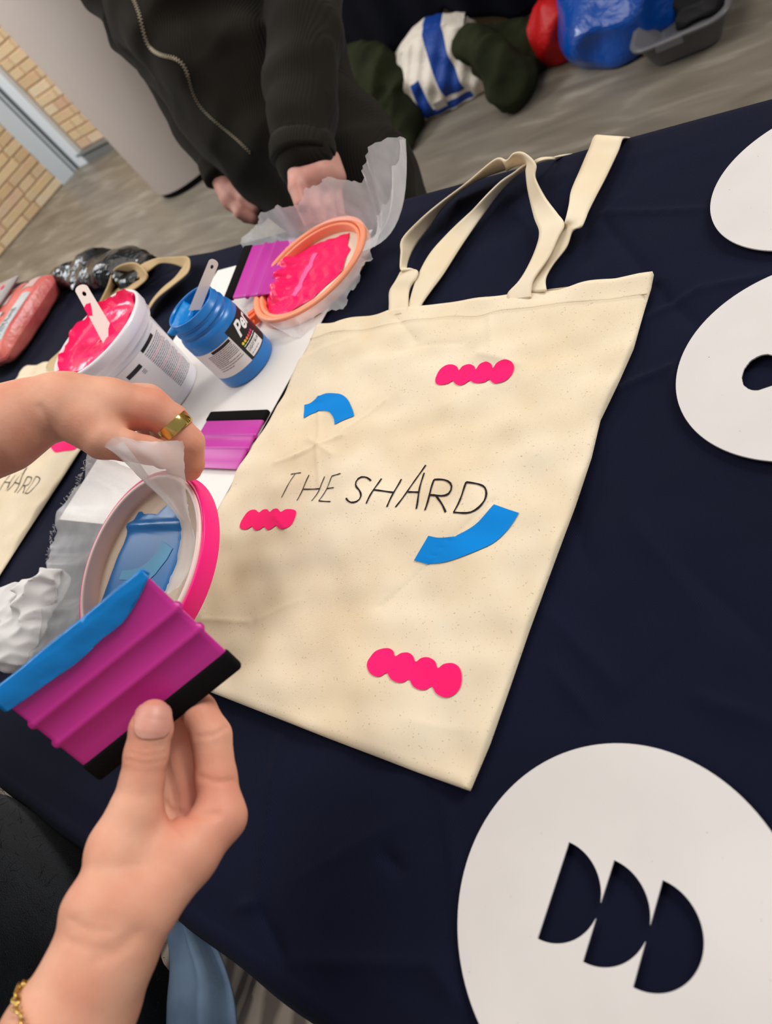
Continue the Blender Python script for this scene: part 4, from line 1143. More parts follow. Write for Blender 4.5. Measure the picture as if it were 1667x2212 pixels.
def stick(name, label, bot, top, wb, wt, m_, cat='stirring stick', hole=True, group=None):
    u = np.asarray(top) - bot; L_ = np.linalg.norm(u); u /= L_
    view = CAM - (np.asarray(top) + bot) / 2; w = np.cross(u, view); w /= np.linalg.norm(w); n = np.cross(w, u)
    out = [(-wb / 2, 0), (wb / 2, 0), (wt / 2 * 1.05, L_ * 0.6), (wt / 2, L_ - wt * 0.4)]
    out += [(wt / 2 * math.cos(a), L_ - wt * 0.4 + wt * 0.4 * math.sin(a)) for a in np.linspace(0.2, math.pi - 0.2, 10)] + [(-wt / 2, L_ - wt * 0.4), (-wt / 2 * 1.05, L_ * 0.6)]
    loops = [out]
    if hole: loops.append([(wt * 0.15 * math.cos(a), L_ - wt * 0.75 + wt * 0.22 * math.sin(a)) for a in np.linspace(0, 2 * math.pi, 14, endpoint=False)])
    v, f = curve_fill(loops, 0.0022); v = np.asarray(v)
    Wd = np.asarray(bot) + np.outer(v[:, 0], w) + np.outer(v[:, 1], u) + np.outer(v[:, 2] - 0.0011, n)
    th_ = thing(name, label, cat, bot, group)
    mesh_obj('paddle', Wd, f, m_, th_, smooth=False)
    return th_, (np.asarray(bot), w, u, n, L_)
tubst, fr = stick('stirring_stick', 'white stirring stick standing in the pink paint tub, hole in its end', T(243, 742, PZ + 0.100), V(172, 617, .885), 0.0185, 0.0150, M['stick'])
def on_stick(fr, loop, dz=0.0013):
    b, w, u, n, L_ = fr; v, f = curve_fill([loop], 0.0); v = np.asarray(v)
    return b + np.outer(v[:, 0], w) + np.outer(v[:, 1], u) + np.outer(np.full(len(v), dz), n), f
L_ = fr[4]
sgn = 1 if np.dot(fr[1], V(300, 700, .88) - V(200, 700, .88)) > 0 else -1
v, f = on_stick(fr, [(sgn * x, y) for x, y in [(-0.0080, L_ * 0.52), (-0.0084, L_ * 0.66), (-0.004, L_ * 0.70), (0.001, L_ * 0.69), (-0.001, L_ * 0.60), (-0.004, L_ * 0.50)]]); mesh_obj('pink_paint', v, f, M['pinkpaint'], tubst)
v, f = on_stick(fr, [(sgn * x, y) for x, y in [(-0.0098, 0.0), (0.0098, 0.0), (0.0098, L_ * 0.30), (0.004, L_ * 0.22), (0.000, L_ * 0.12), (-0.004, L_ * 0.02)]]); mesh_obj('pink_paint', v, f, M['pinkpaint'], tubst)

# ================================================================== BLUE JAR
jb = T(540, 788, TZ); jc = np.array([jb[0], jb[1], PZ])
jar = thing('paint_jar', 'open blue paint jar with black and white label, standing on the white paper', 'paint jar', jc)
prof = [(0.0, 0.0), (0.033, 0.0), (0.0355, 0.0012), (0.0362, 0.004), (0.0362, 0.068), (0.0352, 0.0725), (0.0325, 0.0745), (0.0312, 0.0755), (0.0312, 0.0785), (0.0335, 0.0795), (0.0335, 0.0820), (0.0306, 0.0830), (0.0306, 0.0865), (0.0318, 0.0875), (0.0318, 0.0885), (0.0306, 0.0895), (0.0304, 0.0955), (0.0296, 0.0965), (0.0284, 0.0958), (0.0280, 0.080), (0.031, 0.070), (0.031, 0.052), (0.0, 0.052)]
v, f = lathe(prof, 80); mesh_obj('jar_body', xf((v, f), None, jc)[0], f, M['jar'], jar)
v, f = lathe([(0.0005, 0.0600), (0.022, 0.0604), (0.0279, 0.0680), (0.0283, 0.0945)], 60); mesh_obj('blue_paint', xf((v, f), None, jc)[0], f, M['bluepaint'], jar)
ja = math.atan2(-jc[1], -jc[0]); jr = lambda z: 0.03645
wl = mesh_obj('white_label', *rect_on(jc, jr, ja, -0.050, 0.0055, 0.018, 0.0565, n=20), M['label'], jar)
bl_ = mesh_obj('black_label', *rect_on(jc, jr, ja, 0.0055, 0.075, 0.018, 0.0630, n=20), M['print_black'], jar)
v, f = rect_on(jc, jr, ja, -0.022, 0.0035, 0.0520, 0.0555, 0.0002); mesh_obj('printed_bar', v, f, M['print_black'], wl)
lines = []; y = 0.0500
for i in range(11):
    x = -0.030
    while x < 0.0025:
        w_ = min(rng.uniform(0.0015, 0.005), 0.0035 - x); lines.append(rect_on(jc, jr, ja, x, x + w_, y, y + 0.0008, 0.0002, 2)); x += w_ + 0.0006
        if i in (7, 10) and x > -0.015: break
    y -= 0.0021 if i < 8 else 0.003
v, f = join(lines); mesh_obj('printed_text', v, f, M['print_grey'], wl)
def wrap_text(s, size, a_off, z0, m_, parent, shear=0, bold=0, dr=0.0003):
    v, f = text_mesh(s, size, shear, bold); return mesh_obj('printed_text', wrap(v, jc, lambda z: 0.03645 + dr, ja + a_off, z0), f, m_, parent, smooth=False)
M['print_white'] = mat('white_print', srgb(240, 240, 240), 0.5)
wrap_text('Per', 0.0215, 0.0135 / 0.0365, 0.0455, M['print_white'], bl_, shear=0.35, bold=0.0006)
v, f = rect_on(jc, jr, ja, 0.0095, 0.034, 0.0195, 0.0325, 0.0002); wb_ = mesh_obj('colour_panel', v, f, M['label'], bl_)
wrap_text('LIGHT BLUE', 0.0042, 0.0108 / 0.0365, 0.0270, M['print_black'], wb_, dr=0.0005)
for i, c in enumerate([(240, 225, 40), (250, 190, 40), (250, 140, 60), (240, 80, 70), (225, 50, 90), (215, 50, 130)]):
    k = 12; v = [(0.0115 + i * 0.0040 + 0.0017 * math.cos(2 * math.pi * q / k), 0.0385 + 0.0017 * math.sin(2 * math.pi * q / k), 0) for q in range(k)]
    mesh_obj('printed_dot', wrap(v, jc, lambda z: 0.0367, ja, 0.0), [tuple(range(k))], mat('dot_%d' % i, srgb(*c), 0.5), bl_, smooth=False)
v, f = join([rect_on(jc, jr, ja, 0.010 + k * 0.005, 0.0142 + k * 0.005, 0.0345, 0.0354, 0.0002, 2) for k in range(5)]); mesh_obj('printed_text', v, f, M['print_white'], bl_)
v, f = join([rect_on(jc, jr, ja, 0.011 + k * 0.004, 0.0140 + k * 0.004, 0.0225 - 0.0 * k, 0.0232, 0.0004, 2) for k in range(4)] + [rect_on(jc, jr, ja, 0.011 + k * 0.0034, 0.0136 + k * 0.0034, 0.0305, 0.0311, 0.0004, 2) for k in range(5)]); mesh_obj('printed_text', v, f, M['print_grey'], wb_)
jst, jf = stick('stirring_stick', 'white stirring stick leaning in the blue paint jar', jc + np.array([-0.022 * math.cos(1.0), -0.022 * math.sin(1.0), 0.0795]), jc + np.array([0.0534 * math.cos(1.0), 0.0534 * math.sin(1.0), 0.1125]), 0.0120, 0.0105, M['stick'])
L_ = jf[4]; v, f = on_stick(jf, [(-0.0068, -0.004), (0.0068, -0.004), (0.0066, L_ * 0.34), (0.0, L_ * 0.30), (-0.0066, L_ * 0.22)]); mesh_obj('blue_paint', v, f, M['bluepaint'], jst)
# tongue of paint running over the jar's lip
a = V(412, 668, depth(T(400, 690, PZ + .097)) - .004); tongue = [[V(398, 652, .835), V(412, 660, .83), V(420, 672, .83)], [V(384, 676, .828), V(400, 690, .824), V(410, 700, .826)], [V(374, 700, .824), V(386, 708, .822), V(396, 712, .824)], [V(362, 722, .826), V(370, 724, .825), V(380, 721, .826)]]
v, f = loft(tongue, 6, 5); to = mesh_obj('paint_drip', v, f, M['bluepaint'], jar); solidify(to, 0.003, 0)

# ================================================================== OTHER THINGS ON THE TABLE
def pillow(c, ax, ay, hx, hy, hz, n=34, m=44, crump=0.0, seed=0):
    """filled film packet: two skins meeting in a crimped rim; returns verts, faces and the top height function"""
    ax = np.asarray(ax, float); ay = np.asarray(ay, float)
    u = np.linspace(-1, 1, n); v = np.linspace(-1, 1, m)
    def prof(U, V_): return np.clip(1 - np.abs(U) ** 9, 0, 1) ** 0.5 * np.clip(1 - np.abs(V_) ** 7, 0, 1) ** 0.6
    def zt(U, V_): return hz * prof(U, V_) * (1 + crump * (np.sin(9 * U + 5 * V_ + seed) * 0.5 + np.sin(4 * U - 11 * V_) * 0.4) * (0.2 + np.abs(V_) ** 2))
    U, V_ = np.meshgrid(u, v)
    base = np.asarray(c)[None, None] + U[..., None] * hx * ax * (1 - 0.06 * np.abs(V_[..., None]) ** 3) + V_[..., None] * hy * ay
    top = base.copy(); top[..., 2] += hz + zt(U, V_) - 0.15 * hz * np.abs(V_) ** 4; bot = base.copy(); bot[..., 2] += hz - zt(U, V_) * 0.98
    bot[..., 2] = np.maximum(bot[..., 2], c[2])
    vt, ft = top.reshape(-1, 3), grid_faces(m, n); vb, fb = bot.reshape(-1, 3), [q[::-1] for q in grid_faces(m, n)]
    def top_pt(a, b, dz=0.0006):
        p = np.asarray(c) + a * hx * ax * (1 - 0.06 * abs(b) ** 3) + b * hy * ay
        return np.array([p[0], p[1], c[2] + hz + float(zt(np.float64(a), np.float64(b))) - 0.15 * hz * abs(b) ** 4 + dz])
    return join([(vt, ft), (vb, fb)]), top_pt
pk_y = T(125, 607, TZ + .02) - T(24, 786, TZ + .01); pk_y[2] = 0; Lp = np.linalg.norm(pk_y); pk_y /= Lp
pk_x = np.array([pk_y[1], -pk_y[0], 0])
pc_ = (T(125, 607, TZ + .02) + T(24, 786, TZ + .01)) / 2 - pk_x * 0.050; pc_[2] = TZ + 0.001
pack = thing('wipes_packet', 'coral pink film packet with silver label strip at the left picture edge', 'packet', pc_)
(v, f), ptop = pillow(pc_, pk_x, pk_y, 0.066, Lp / 2 * 1.04, 0.027, crump=0.10)
mesh_obj('film_wrap', v, f, M['pack'], pack)
def patch(a0, a1, b0, b1, m_, name, parent, n=8, dz=0.0008, skew=0):
    v = [ptop(a + skew * b, b, dz) for b in np.linspace(b0, b1, n) for a in np.linspace(a0, a1, n)]
    return mesh_obj(name, v, grid_faces(n, n), m_, parent)
M['silver'] = mat('silver_film', srgb(206, 206, 208), 0.35, spec=0.6, var=srgb(178, 190, 192), vscale=30)
M['mauve'] = mat('mauve_print', srgb(206, 172, 166), 0.5); M['dark_mauve'] = mat('brown_print', srgb(112, 78, 80), 0.5)
s1 = patch(0.50, 0.88, -0.74, 0.36, M['silver'], 'silver_label', pack)
marks = []
for b in np.linspace(-0.66, -0.05, 15):
    a = 0.69 + rng.uniform(-.03, .03); h_ = rng.uniform(.05, .12)
    P = [ptop(a - h_, b, .0012), ptop(a, b + rng.uniform(-.02, .03), .0012), ptop(a + h_, b + .012, .0012)]; marks.append(tube(P, 0.0005, 4))
v, f = join(marks); mesh_obj('printed_marks', v, f, M['print_black'], s1)
p1 = patch(0.25, 0.82, 0.50, 0.86, M['mauve'], 'printed_panel', pack)
marks = [tube([ptop(.16, .56, .0012), ptop(.3, .70, .0012), ptop(.5, .8, .0012)], .0006, 4), tube([ptop(.3, .56, .0012), ptop(.42, .66, .0012), ptop(.55, .60, .0012)], .0006, 4), tube([ptop(.2, .8, .0012), ptop(.35, .62, .0012)], .0006, 4)]
v, f = join(marks); mesh_obj('printed_marks', v, f, M['dark_mauve'], p1)
p2 = patch(-0.62, -0.05, -0.60, 0.02, M['label'], 'printed_panel', pack)
v, f = join([tube([ptop(-.5 + .02 * k, b, .0012), ptop(-.2, b + .02, .0012)], .0004, 4) for k, b in enumerate(np.linspace(-.5, -.05, 8))]); mesh_obj('printed_marks', v, f, M['print_grey'], p2)
for k in range(4):
    a, b = 0.10, -0.55 + 0.16 * k
    v = [ptop(a + 0.07 * math.cos(t), b + 0.05 * math.sin(t), .0012) for t in np.linspace(0, 6.28, 10, endpoint=False)]; mesh_obj('printed_dot', v, [tuple(range(10))], M['print_grey'], pack, smooth=False)
p3 = patch(-0.5, -0.16, 0.22, 0.5, M['mauve'], 'printed_panel', pack)
# film-wrapped second packet end with pink dots, cut by the picture edge
clr = thing('clear_sachet', 'greyish clear plastic sachet with pink dots behind the coral packet', 'sachet', T(8, 640, TZ))
cc_ = T(-8, 652, TZ + 0.056); 
(v, f), ctop = pillow(cc_, pk_x, pk_y, 0.052, 0.05, 0.006, crump=0.1)
mesh_obj('film_wrap', v, f, mat('grey_clear_film', srgb(168, 164, 164), 0.25, spec=0.5), clr)
for a, b, r in ((.55, .35, .12), (.25, -.05, .11), (.1, .5, .06)):
    v = [ctop(a + r * math.cos(t), b + r * math.sin(t), .001) for t in np.linspace(0, 6.28, 14, endpoint=False)]; mesh_obj('pink_dot', v, [tuple(range(14))], M['pinkprint'], clr, smooth=False)

# crumpled black polythene bag at the far edge
def flat(o): o.data.polygons.foreach_set('use_smooth', [False] * len(o.data.polygons))
def ridged(X, Y, Z, fr, s): return 1 - np.abs(wob(X, Y, Z, fr, 4, s)) * 2
bk = T(225, 592, TZ + 0.01)
cr_bag = lambda X, Y, Z, D: np.maximum(D - 0.012 * ridged(X, Y, Z, 26, 2) - 0.006 * ridged(X, Y, Z, 60, 9) + 0.004, TZ + 0.0015 - Z)
g = [(0.02, [('e', tuple(T(200, 588, TZ + .012)), I3, (0.085, 0.040, 0.024)), ('e', tuple(T(255, 582, TZ + .012)), I3, (0.070, 0.040, 0.030)), ('e', tuple(T(300, 590, TZ + .006)), I3, (0.05, 0.035, 0.018)), ('e', tuple(T(150, 602, TZ + .010)), I3, (0.05, 0.025, 0.018))])]
bb, _ = sdf_obj('plastic_bag', g, 0.0095, M['bagblack'], None, extra=cr_bag, pad=0.03); flat(bb)
tag(bb, 'crumpled shiny black plastic bag on the far edge of the table', 'plastic bag')
# crumpled tissue at the left
cr_t = lambda X, Y, Z, D: np.maximum(D - 0.009 * ridged(X, Y, Z, 55, 4) - 0.004 * ridged(X, Y, Z, 120, 14) + 0.004, TZ + 0.0015 - Z)
g = [(0.008, [('e', tuple(T(20, 1330, TZ + .02)), I3, (0.036, 0.032, 0.024)), ('e', tuple(T(85, 1285, TZ + .02)), I3, (0.018, 0.032, 0.022)), ('e', tuple(T(40, 1390, TZ + .014)), I3, (0.022, 0.026, 0.016)), ('e', tuple(T(-60, 1350, TZ + .02)), I3, (0.04, 0.03, 0.022))])]
tt_, _ = sdf_obj('crumpled_tissue', g, 0.0017, M['tissue'], None, extra=cr_t, pad=0.02)
tag(tt_, 'crumpled white tissue on the cloth under the trailing gauze', 'tissue')

# ================================================================== SEATED PERSON (hands in the foreground)
pf = thing('person', 'person in a black fuzzy jumper holding a pink squeegee and a hoop', 'person', (-0.72, -0.28, 0.0))
# ---- right hand: thumb in front of the squeegee, fingers behind it
ex = lambda *p: J(*p)
thumb = [J(332, 1548, .3945, 37), J(327, 1572, .3935, 45), J(316, 1630, .391, 46), J(306, 1690, .388, 46), J(293, 1756, .384, 57), J(262, 1826, .379, 64)]
index = [J(478, 1762, .398, 50), J(466, 1680, .406, 44), J(456, 1590, .414, 43), J(430, 1535, .421, 37), J(395, 1500, .4225, 35), J(352, 1478, .420, 32)]
middle = [J(440, 1748, .418, 46), J(412, 1640, .432, 39), J(392, 1560, .440, 38), J(345, 1510, .436, 34), J(300, 1512, .428, 30)]
ringf = [J(405, 1752, .434, 44), J(372, 1640, .446, 38), J(352, 1575, .452, 36), J(305, 1535, .444, 32), J(265, 1545, .434, 29)]
pinky = [J(375, 1768, .446, 38), J(340, 1665, .456, 31), J(322, 1610, .460, 30), J(285, 1580, .452, 27), J(255, 1590, .442, 25)]
palm = [[J(245, 1868, .372, 62), J(232, 1960, .364, 80), J(230, 2045, .360, 88)],
        [J(478, 1768, .398, 48), J(400, 1850, .384, 66), J(300, 1960, .368, 80), J(240, 2045, .362, 86)],
        [J(440, 1768, .416, 46), J(370, 1860, .402, 62), J(285, 1965, .382, 74), J(235, 2050, .368, 80)],
        [J(402, 1780, .432, 44), J(340, 1875, .414, 58), J(270, 1975, .392, 66)],
        [J(370, 1790, .442, 40), J(312, 1890, .424, 54), J(255, 1990, .398, 60)],
        [J(268, 1820, .380, 56), J(330, 1835, .383, 52), J(410, 1822, .388, 48)],
        [J(185, 1975, .362, 46), J(205, 2030, .362, 62)]]
fore = [[J(232, 2040, .361, 92), J(190, 2120, .354, 102), J(130, 2240, .346, 122), J(40, 2430, .338, 146), (-0.372, -0.315, 0.872, 0.047), (-0.47, -0.355, 0.985, 0.050)],
        [J(255, 2060, .372, 78), J(205, 2160, .364, 94), J(140, 2280, .352, 118), (-0.372, -0.315, 0.872, 0.046)]]
gl = lambda pts: [tuple(V(x, y, z)) for x, y, z in pts]
grooves = [(gl([(272, 1624, .378), (314, 1634, .376), (358, 1626, .378)]), 0.0011, 0.0007), (gl([(270, 1640, .378), (314, 1650, .376), (358, 1641, .378)]), 0.0011, 0.0006), (gl([(276, 1612, .378), (314, 1619, .376), (352, 1612, .378)]), 0.0010, 0.0004),
           (gl([(425, 1592, .404), (460, 1588, .402), (492, 1570, .408)]), 0.0012, 0.0008), (gl([(432, 1678, .396), (466, 1690, .394), (505, 1686, .398)]), 0.0014, 0.0009),
           (gl([(366, 1752, .380), (405, 1762, .380), (468, 1760, .384)]), 0.0020, 0.0014), (gl([(360, 1738, .382), (372, 1775, .374), (400, 1800, .374)]), 0.0018, 0.0012),
           (gl([(148, 1985, .350), (190, 2008, .338), (240, 2012, .334)]), 0.0016, 0.0004), (gl([(140, 2030, .350), (185, 2048, .338), (230, 2050, .334)]), 0.0014, 0.0004), (gl([(215, 2070, .332), (260, 2050, .335), (290, 2020, .34)]), 0.004, 0.0010)]
grp = [(0.010, palm), (0.010, fore), (0.0012, [index, middle, ringf, pinky])]
def with_thumb(groups, th_, k):
    base = make_sdf(groups, 0.006)
    tf = make_sdf([(0.004, [th_])], 0.006)
    return lambda X, Y, Z: smin(base(X, Y, Z), tf(X, Y, Z), k)
_b = make_sdf(grp + [(0.006, [thumb])], 0.007)
def on_skin(fn, gr):
    out = []
    for line, w, dep in gr:
        P = []
        for p in resample(np.array(line), 9):
            q = RW.T @ (p - CAM); px_, py_ = W / 2 + F * q[0] / q[2], H / 2 + F * q[1] / q[2]
            P.append(tuple(march(fn, px_, py_, q[2] - 0.05, q[2] + 0.06)))
        out.append((P, w, dep))
    return out
grooves = on_skin(_b, grooves)
_rh = make_sdf(grp + [(0.006, [thumb])], 0.007, grooves)
lo, hi = bounds(grp + [(0.006, [thumb])], 0.012)
rv, rf_ = surface(_rh, lo, hi, 0.00115)
# ---- left hand: palm down over the hoop, pinching the gauze
lindex = [J(330, 886, .588, 42), J(362, 905, .590, 36), J(408, 955, .596, 33), J(413, 1000, .606, 28), J(411, 1014, .612, 25)]
lmid = [J(318, 872, .606, 40), J(372, 905, .622, 33), J(392, 960, .632, 30), J(380, 1000, .638, 26)]
lring = [J(300, 868, .624, 38), J(345, 905, .644, 31), J(362, 955, .650, 28), J(350, 990, .652, 24)]
lpink = [J(280, 872, .640, 34), J(318, 910, .658, 27), J(328, 950, .664, 25), J(318, 980, .666, 22)]
lthumb = [J(190, 915, .566, 52), J(222, 948, .562, 44), J(270, 962, .566, 34), J(318, 972, .578, 31), J(360, 985, .592, 27)]
lpalm = [[J(330, 886, .588, 40), J(240, 880, .578, 58), J(150, 872, .570, 60)], [J(318, 875, .604, 40), J(235, 876, .594, 54), J(150, 874, .578, 60)],
         [J(300, 872, .620, 38), J(225, 880, .608, 50), J(150, 878, .586, 56)], [J(280, 878, .636, 34), J(215, 886, .618, 46), J(145, 884, .592, 52)],
         [J(150, 890, .568, 56), J(190, 915, .566, 52)]]
lfore = [[J(150, 872, .572, 60), J(112, 874, .572, 63), J(60, 898, .570, 76), J(0, 928, .566, 90), J(-150, 985, .556, 112), (-0.695, -0.02, 0.985, 0.046), (-0.80, -0.16, 1.03, 0.052)],
         [J(112, 874, .592, 56), J(40, 905, .590, 76), J(-120, 970, .578, 104)]]
lgro = [(gl([(268, 905, .560), (300, 925, .566), (345, 930, .570)]), 0.005, 0.0016), (gl([(402, 975, .585), (420, 985, .585)]), 0.0012, 0.0006), (gl([(420, 935, .575), (436, 950, .58)]), 0.0015, 0.0006), (gl([(86, 880, .53), (110, 920, .53), (118, 940, .54)]), 0.003, 0.0010)]
lgrp = [(0.012, lpalm), (0.010, lfore), (0.0014, [lindex, lmid, lring, lpink]), (0.006, [lthumb])]
_lh = make_sdf(lgrp, 0.007, on_skin(make_sdf(lgrp, 0.007), lgro))
lo, hi = bounds(lgrp, 0.012)
lv, lf_ = surface(_lh, lo, hi, 0.0016)
# ---- neck and head (above the picture)
def head_groups(c, fwd, s=1.0):
    """c: centre of the skull; fwd: facing direction"""
    fwd = np.array([fwd[0], fwd[1], 0.0]); fwd /= np.linalg.norm(fwd); rt = np.array([fwd[1], -fwd[0], 0]); c = np.asarray(c, float)
    Q = lambda a, b, d: c + s * (a * rt + b * fwd + np.array([0, 0, d]))
    Mx = np.stack([rt, fwd, [0, 0, 1]])
    g = [(0.02, [('e', tuple(Q(0, -0.01, 0.02)), Mx, (0.074 * s, 0.092 * s, 0.090 * s)), ('e', tuple(Q(0, 0.022, -0.045)), Mx, (0.056 * s, 0.064 * s, 0.070 * s)),
                 [(*Q(0, -0.012, -0.07), 0.050 * s), (*Q(0, -0.03, -0.17), 0.056 * s)]]),
         (0.004, [[(*Q(0, 0.088, 0.005), 0.009 * s), (*Q(0, 0.097, -0.026), 0.011 * s)], [(*Q(-0.011, 0.086, -0.030), 0.008 * s), (*Q(0.011, 0.086, -0.030), 0.008 * s)],
                  ('e', tuple(Q(-0.076, -0.005, -0.012)), Mx, (0.010 * s, 0.020 * s, 0.032 * s)), ('e', tuple(Q(0.076, -0.005, -0.012)), Mx, (0.010 * s, 0.020 * s, 0.032 * s)),
                  [(*Q(-0.018, 0.078, -0.060), 0.008 * s), (*Q(0, 0.083, -0.058), 0.009 * s), (*Q(0.018, 0.078, -0.060), 0.008 * s)]])]
    return g, Q, Mx
def face_parts(parent, Q, Mx, s, hair_len, hair_mat):
    for sg in (-1, 1):
        v, f = sphere(Q(sg * 0.030, 0.0605, 0.004), 0.0125 * s); e = mesh_obj('eye', v, f, M['eye'], parent)
        v, f = sphere(Q(sg * 0.030, 0.0680, 0.004), 0.0060 * s); mesh_obj('iris', v, f, M['iris'], e)
    v, f = tube([Q(-0.022, 0.083, -0.059), Q(-0.008, 0.091, -0.057), Q(0.008, 0.091, -0.057), Q(0.022, 0.083, -0.059)], 0.005 * s, 8); mesh_obj('lips', v, f, M['lip'], parent)
    g = [(0.02, [('e', tuple(Q(0, -0.020, 0.032)), Mx, (0.084 * s, 0.096 * s, 0.092 * s)), [(*Q(-0.062, -0.045, -0.02), 0.040), (*Q(-0.065, -0.05, -hair_len), 0.030)], [(*Q(0.062, -0.045, -0.02), 0.040), (*Q(0.065, -0.05, -hair_len), 0.030)],
                 [(*Q(0, -0.07, 0), 0.05), (*Q(0, -0.075, -hair_len), 0.04)]])]
    fc = Q(0, 0.085, -0.03)
    def cut(X, Y, Z, D):
        return np.maximum(D + 0.002 * wob(X, Y, Z * 0.2, 200, 6), -(ell_d(X, Y, Z, fc, Mx, (0.066 * s, 0.075 * s, 0.098 * s))))
    sdf_obj('hair', g, 0.005, hair_mat, parent, extra=cut)
def sphere(c, r, n=12, m=16):
    prof = [(max(1e-5, r * math.sin(math.pi * i / n)), -r * math.cos(math.pi * i / n)) for i in range(n + 1)]
    v, f = lathe(prof, m); return np.asarray(v) + np.asarray(c), f
hg, Q, Mx = head_groups((-0.70, -0.20, 1.30), (0.25, 1.0))
hfn = make_sdf(hg, 0.012); lo, hi = bounds(hg, 0.02); hv, hf_ = surface(hfn, lo, hi, 0.004)
bv = np.vstack([rv, lv, hv]); bfc = np.vstack([rf_, lf_ + len(rv), hf_ + len(rv) + len(lv)])
bo = fast_obj('body', bv, bfc, M['skin'], pf)
bl_pts = [(V(332, 1530, .39), .016, .35), (V(475, 1720, .395), .020, .40), (V(420, 1740, .41), .022, .45), (V(400, 1620, .43), .018, .45), (V(440, 1545, .42), .016, .4), (V(395, 1765, .385), .012, .5), (V(315, 1635, .385), .010, .2),
          (V(412, 1010, .61), .018, .45), (V(340, 850, .585), .014, .35), (V(310, 915, .58), .018, .45), (V(300, 970, .57), .02, .25), (V(405, 945, .59), .012, .3)]
bw = np.zeros(len(bv))
for c_, w_, k_ in bl_pts: bw = np.maximum(bw, k_ * np.exp(-((bv - c_) ** 2).sum(1) / w_ ** 2))
at = bo.data.attributes.new('blush', 'FLOAT', 'POINT'); at.data.foreach_set('value', bw[:len(bo.data.vertices)].astype(np.float32))
face_parts(pf, Q, Mx, 1.0, 0.15, M['hair'])
# thumbnail: a thin raised plate that follows the thumb
nc = V(331, 1551, .3945); nd = V(331, 1551, .33) - nc; nd /= np.linalg.norm(nd)
na_ = V(332, 1500, .3945) - V(326, 1600, .3925); na_ /= np.linalg.norm(na_); nb_ = np.cross(na_, nd)
def nail_fn(X, Y, Z):
    base = _rh(X, Y, Z) - 0.0006
    q = [(X - nc[0]) * d[0] + (Y - nc[1]) * d[1] + (Z - nc[2]) * d[2] for d in (nb_, na_, nd)]
    w = 0.0092; l = 0.0082
    e = (np.abs(q[0]) / w) ** 3.2 + (np.abs(q[1] + 0.0002) / l) ** 3.2
    cut = (e - 1) * 0.003
    return np.maximum(np.maximum(base, cut), 0.002 - q[2])
lo = nc - 0.016; hi = nc + 0.016
v, f = surface(nail_fn, lo, hi, 0.0005); nl = fast_obj('thumbnail', v, f, M['nail'], pf)
# gold ring on the left index finger
ra, rb_ = np.array(lindex[1][:3]), np.array(lindex[2][:3]); rd = (rb_ - ra) / np.linalg.norm(rb_ - ra)
rc_ = V(379, 921, .5915); RFm = frame_from(rd)
v, f = lathe(rr_profile(0.0122, 0.0137, -0.0050, 0.0050, 0.0006, 2), 40, closed_prof=True)
v = [(x, y, z) for x, y, z in v]
rg = mesh_obj('finger_ring', xf((v, f), RFm, rc_)[0], f, M['gold'])
tag(rg, 'wide gold ring on the finger above the gauze flap', 'ring'); 
es = rg.modifiers.new('edges', 'EDGE_SPLIT'); es.split_angle = math.radians(35)
# gold bracelet on the right forearm
ba = np.array(fore[0][2][:3]); bd = np.array(fore[0][3][:3]) - np.array(fore[0][1][:3]); bd /= np.linalg.norm(bd)
bp3 = [march(_b, 42, 2175, .25, .45), march(_b, 110, 2275, .25, .45), march(_b, 235, 2335, .25, .45)]
bnm = np.cross(bp3[1] - bp3[0], bp3[2] - bp3[0]); bnm /= np.linalg.norm(bnm)
bcn = V(150, 2262, .349); bcn = bcn - bnm * ((bcn - bp3[0]) @ bnm); BF = frame_from(bnm)
links = []
for k in range(64):
    a = 2 * math.pi * k / 64
    # find the skin along this direction
    dvec = BF @ np.array([math.cos(a), math.sin(a), 0]); ss = np.linspace(0.005, 0.06, 160); P = bcn + np.outer(ss, dvec)
    dd = _rh(P[:, 0], P[:, 1], P[:, 2]); kk = np.argmax(dd > 0.0012); links.append(bcn + dvec * ss[kk])
links = np.array(links); links = (np.roll(links, 1, 0) + links + np.roll(links, -1, 0)) / 3
parts = []
for k in range(64):
    t = links[(k + 1) % 64] - links[k - 1]; t /= np.linalg.norm(t); fr_ = frame_from(np.cross(t, [0.3, 0.5, 0.8] if k % 2 else [0.8, -0.2, 0.4]))
    cc = [links[k] + fr_ @ np.array([0.0026 * math.cos(a), 0.0018 * math.sin(a), 0]) for a in np.linspace(0, 2 * math.pi, 9)[:-1]]
    parts.append(tube(cc, 0.0006, 5, closed=True))
v, f = join(parts); br = mesh_obj('bracelet', v, f, M['gold']); tag(br, 'fine gold chain bracelet on the forearm at the bottom left corner', 'bracelet')
# jumper
def knit(X, Y, Z, D):
    D = D + 0.006 * wob(X, Y, Z * 0.6, 22, 8, 2)
    return D
jg = [(0.05, [('e', (-0.725, -0.262, 0.80), I3, (0.235, 0.150, 0.40)), ('e', (-0.70, -0.30, 1.04), I3, (0.20, 0.115, 0.12)), ('e', (-0.70, -0.275, 0.60), I3, (0.22, 0.16, 0.14))]),
      (0.03, [[(-0.53, -0.345, 1.06, 0.072), (-0.46, -0.35, 0.975, 0.064), (-0.40, -0.325, 0.905, 0.060)], [(-0.87, -0.29, 1.06, 0.072), (-0.83, -0.19, 1.03, 0.064), (-0.755, -0.10, 1.01, 0.058)]])]
hem = lambda X, Y, Z, D: np.maximum(knit(X, Y, Z, D), 0.545 + 0.02 * np.sin(X * 40) - Z)
jm, _ = sdf_obj('jumper', jg, 0.008, M['jumper'], pf, kj=0.05, extra=hem)
